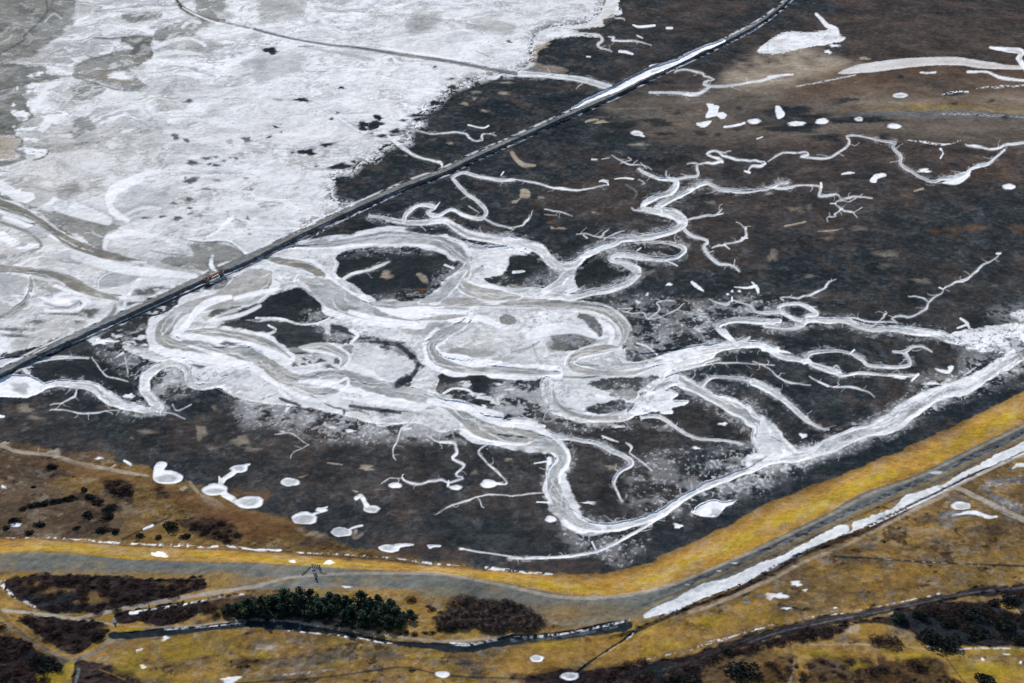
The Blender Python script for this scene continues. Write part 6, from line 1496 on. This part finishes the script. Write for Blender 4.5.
# five posts at the top of the dike crossing, a blue panel and a dark box below it
for k in range(5):
    p = spot(312.3 + k * 1.85, 566.6 + .15 * k)
    v_, f_ = [], []
    tube(v_, f_, [((0, 0, -.3), .17), ((0, 0, .95), .17), ((0, 0, 1.05), .12), ((0, 0, 1.08), .02)], 8)
    tube(v_, f_, [((0, 0, .7), .2), ((0, 0, .8), .2)], 8)
    o = mesh_obj('barrier_post', v_, f_, M_WOOD); o.location = p
    tagged(o, ['leftmost of the five dark posts at the head of the dike ramps', 'second from left of the five dark posts on the dike', 'middle one of the five dark posts on the dike', 'second from right of the five dark posts on the dike', 'rightmost of the five dark posts at the head of the dike ramps'][k], 'post', 'dark posts at the dike crossing')
p = spot(314.2, 572.2)
e = empty('information_board', p, 'low blue board on two legs between the dike ramps', 'sign')
part('panel', lambda v, f: box_vf(v, f, (p.x, p.y, p.z + .95), (1.4, .35, .9)), M_BLUE, e)
for s in (-.55, .55):
    part('leg', lambda v, f: tube(v, f, [((p.x + s, p.y + .05, p.z - .3), .06), ((p.x + s, p.y + .05, p.z + .6), .06)]), M_STEEL, e)
p = spot(316, 579)
e = empty('litter_bin', p, 'dark upright box on the slope below the dike track', 'bin')
part('body', lambda v, f: box_vf(v, f, (p.x, p.y, p.z + .4), (.6, .5, .8)), M_STEEL, e)
part('lid', lambda v, f: (box_vf(v, f, (p.x, p.y, p.z + .84), (.68, .58, .08)), box_vf(v, f, (p.x, p.y, p.z + .91), (.4, .34, .05))), M_WOOD, e)

# white tapered marker at the fork of the lanes
p = spot(114.5, 622)
v_, f_ = [], []
tube(v_, f_, [((0, 0, -.2), .75), ((0, 0, .25), .72), ((-.05, 0, 1.3), .48), ((-.12, .03, 2.1), .24), ((-.14, .03, 2.35), .02)], 7)
o = mesh_obj('marker_stone', v_, f_, M_WHITE); o.location = p
tagged(o, 'white pointed marker stone at the fork of the pale lanes', 'marker')
# small pale grass tuft by the lane
bush('bramble', 129.5, 606, 1.6, 'small pale straw coloured tuft on the lane verge', None, 1.0, 'straw_tuft')
t_ = [o for o in COL.objects if o.name.startswith('straw_tuft')][0]
for ch in t_.children:
    me = ch.data.copy(); me.materials.clear(); me.materials.append(simple_mat('straw', ((150, 120, 60), (186, 150, 84)), 3)); ch.data = me


# walker on the lane: one skinned body, clothes and hair as parts
def skin_body(name, joints, edges, radii, mat, parent):
    me = bpy.data.meshes.new(name); me.from_pydata(joints, edges, []); me.update()
    o = bpy.data.objects.new(name, me); COL.objects.link(o)
    md = o.modifiers.new('skin', 'SKIN'); md.use_smooth_shade = True
    for k, r in enumerate(radii):
        me.skin_vertices[0].data[k].radius = (r, r) if not isinstance(r, tuple) else r
    me.skin_vertices[0].data[0].use_root = True
    o.modifiers.new('sub', 'SUBSURF').levels = 1
    me.materials.append(mat); o.parent = parent
    return o


p = spot(149.2, 607.3)
e = empty('person', p, 'person in dark clothing walking along the pale lane', 'person', None, math.radians(-70))
J = [(0, 0, .95), (0, 0, 1.2), (0, .01, 1.42), (0, .02, 1.52), (0, .03, 1.66), (0, .03, 1.78), (-.1, 0, .88), (-.11, .16, .5), (-.11, .22, .08), (-.11, .36, .03), (.1, 0, .88), (.11, -.05, .48), (.11, -.28, .12), (.11, -.18, .03),
     (-.2, 0, 1.38), (-.25, -.08, 1.1), (-.24, .02, .86), (.2, 0, 1.38), (.25, .1, 1.1), (.24, .24, .9)]
E = [(0, 1), (1, 2), (2, 3), (3, 4), (4, 5), (0, 6), (6, 7), (7, 8), (8, 9), (0, 10), (10, 11), (11, 12), (12, 13), (2, 14), (14, 15), (15, 16), (2, 17), (17, 18), (18, 19)]
Rr = [.15, .15, .15, .06, .105, .07, .1, .075, .055, .045, .1, .075, .055, .045, .075, .055, .04, .075, .055, .04]


def hand(i, sgn):
    w = Vector(J[i]); 
    J.append((w.x, w.y + .02, w.z - .07)); E.append((i, len(J) - 1)); Rr.append((.03, .018)); c = len(J) - 1
    for q, (dx, dl) in enumerate(((-.033, .075), (-.012, .085), (.01, .08), (.03, .062))):
        J.append((w.x + sgn * .008, w.y + .02 + dx, w.z - .115)); E.append((c, len(J) - 1)); Rr.append(.011)
        J.append((w.x - sgn * .012, w.y + .022 + dx, w.z - .085 - dl)); E.append((len(J) - 2, len(J) - 1)); Rr.append(.008)
    J.append((w.x - sgn * .02, w.y - .04, w.z - .06)); E.append((c, len(J) - 1)); Rr.append(.012)
    J.append((w.x - sgn * .028, w.y - .052, w.z - .095)); E.append((len(J) - 2, len(J) - 1)); Rr.append(.009)


hand(16, -1); hand(19, 1)
J.append((0, -.09, 1.685)); E.append((4, len(J) - 1)); Rr.append(.018)          # nose
FR = Matrix.Diagonal((1, -1, 1))
bodyo = skin_body('body', J, E, Rr, M_SKIN, e)


def sub(name, ids, grow, mat, parent=None):
    mp = {i: k for k, i in enumerate(ids)}
    return skin_body(name, [J[i] for i in ids], [(mp[a], mp[b]) for a, b in E if a in mp and b in mp], [(Rr[i] if not isinstance(Rr[i], tuple) else Rr[i][0]) + grow for i in ids], mat, parent)


sub('jacket', [0, 1, 2, 14, 15, 16, 17, 18, 19], .03, M_JACKET, e)
sub('trousers', [0, 6, 7, 8, 10, 11, 12], .028, M_STEEL, e)
hv, hf = [], []
tube(hv, hf, [((0, .05, 1.60), .10), ((0, .05, 1.70), .125), ((0, .045, 1.80), .11), ((0, .04, 1.86), .05)], 10)
hf.append(tuple(range(30, 40)))
h_ = mesh_obj('hair', hv, hf, M_HAIR, None, True); h_.parent = e
sub('shoe', [8, 9], .02, M_DARKB, e); sub('shoe', [12, 13], .02, M_DARKB, e)
# bake the grown surfaces into plain meshes
bpy.context.view_layer.update()
dg = bpy.context.evaluated_depsgraph_get()
for o in list(e.children):
    if o.modifiers:
        me = bpy.data.meshes.new_from_object(o.evaluated_get(dg), depsgraph=dg)
        o.modifiers.clear(); old = o.data; o.data = me
        me.polygons.foreach_set('use_smooth', [True] * len(me.polygons))

# ---------------------------------------------------------------- camera, sun, sky
cam = bpy.data.cameras.new('camera'); co = bpy.data.objects.new('camera', cam); COL.objects.link(co)
cam.lens = LENS; cam.sensor_width = 36.0; cam.clip_start = 1.0; cam.clip_end = 60000
co.location = (0, 0, CAM_H); co.rotation_euler = (math.pi / 2 - PITCH, 0, 0)
SC.camera = co
sd = bpy.data.lights.new('sun', 'SUN'); so = bpy.data.objects.new('sun', sd); COL.objects.link(so)
sd.energy = 4.85; sd.angle = math.radians(.55); sd.color = (1.0, .955, .88)
tosun = Vector((math.sin(SUN_AZ) * math.cos(SUN_EL), math.cos(SUN_AZ) * math.cos(SUN_EL), math.sin(SUN_EL)))
so.rotation_euler = tosun.to_track_quat('Z', 'Y').to_euler(); so.location = (0, 0, 500)
w = bpy.data.worlds.new('World'); SC.world = w; w.use_nodes = True
nt = w.node_tree; bg = nt.nodes['Background']; sk = nt.nodes.new('ShaderNodeTexSky')
sk.sky_type = 'NISHITA'; sk.sun_disc = False; sk.sun_elevation = SUN_EL; sk.sun_rotation = SUN_AZ
nt.links.new(sk.outputs[0], bg.inputs[0]); bg.inputs[1].default_value = .125
SC.view_settings.view_transform = 'Standard'; SC.view_settings.look = 'None'; SC.view_settings.exposure = 0
SC.cycles.max_bounces = 6; SC.cycles.diffuse_bounces = 4; SC.cycles.transmission_bounces = 4; SC.cycles.filter_width = 1.25
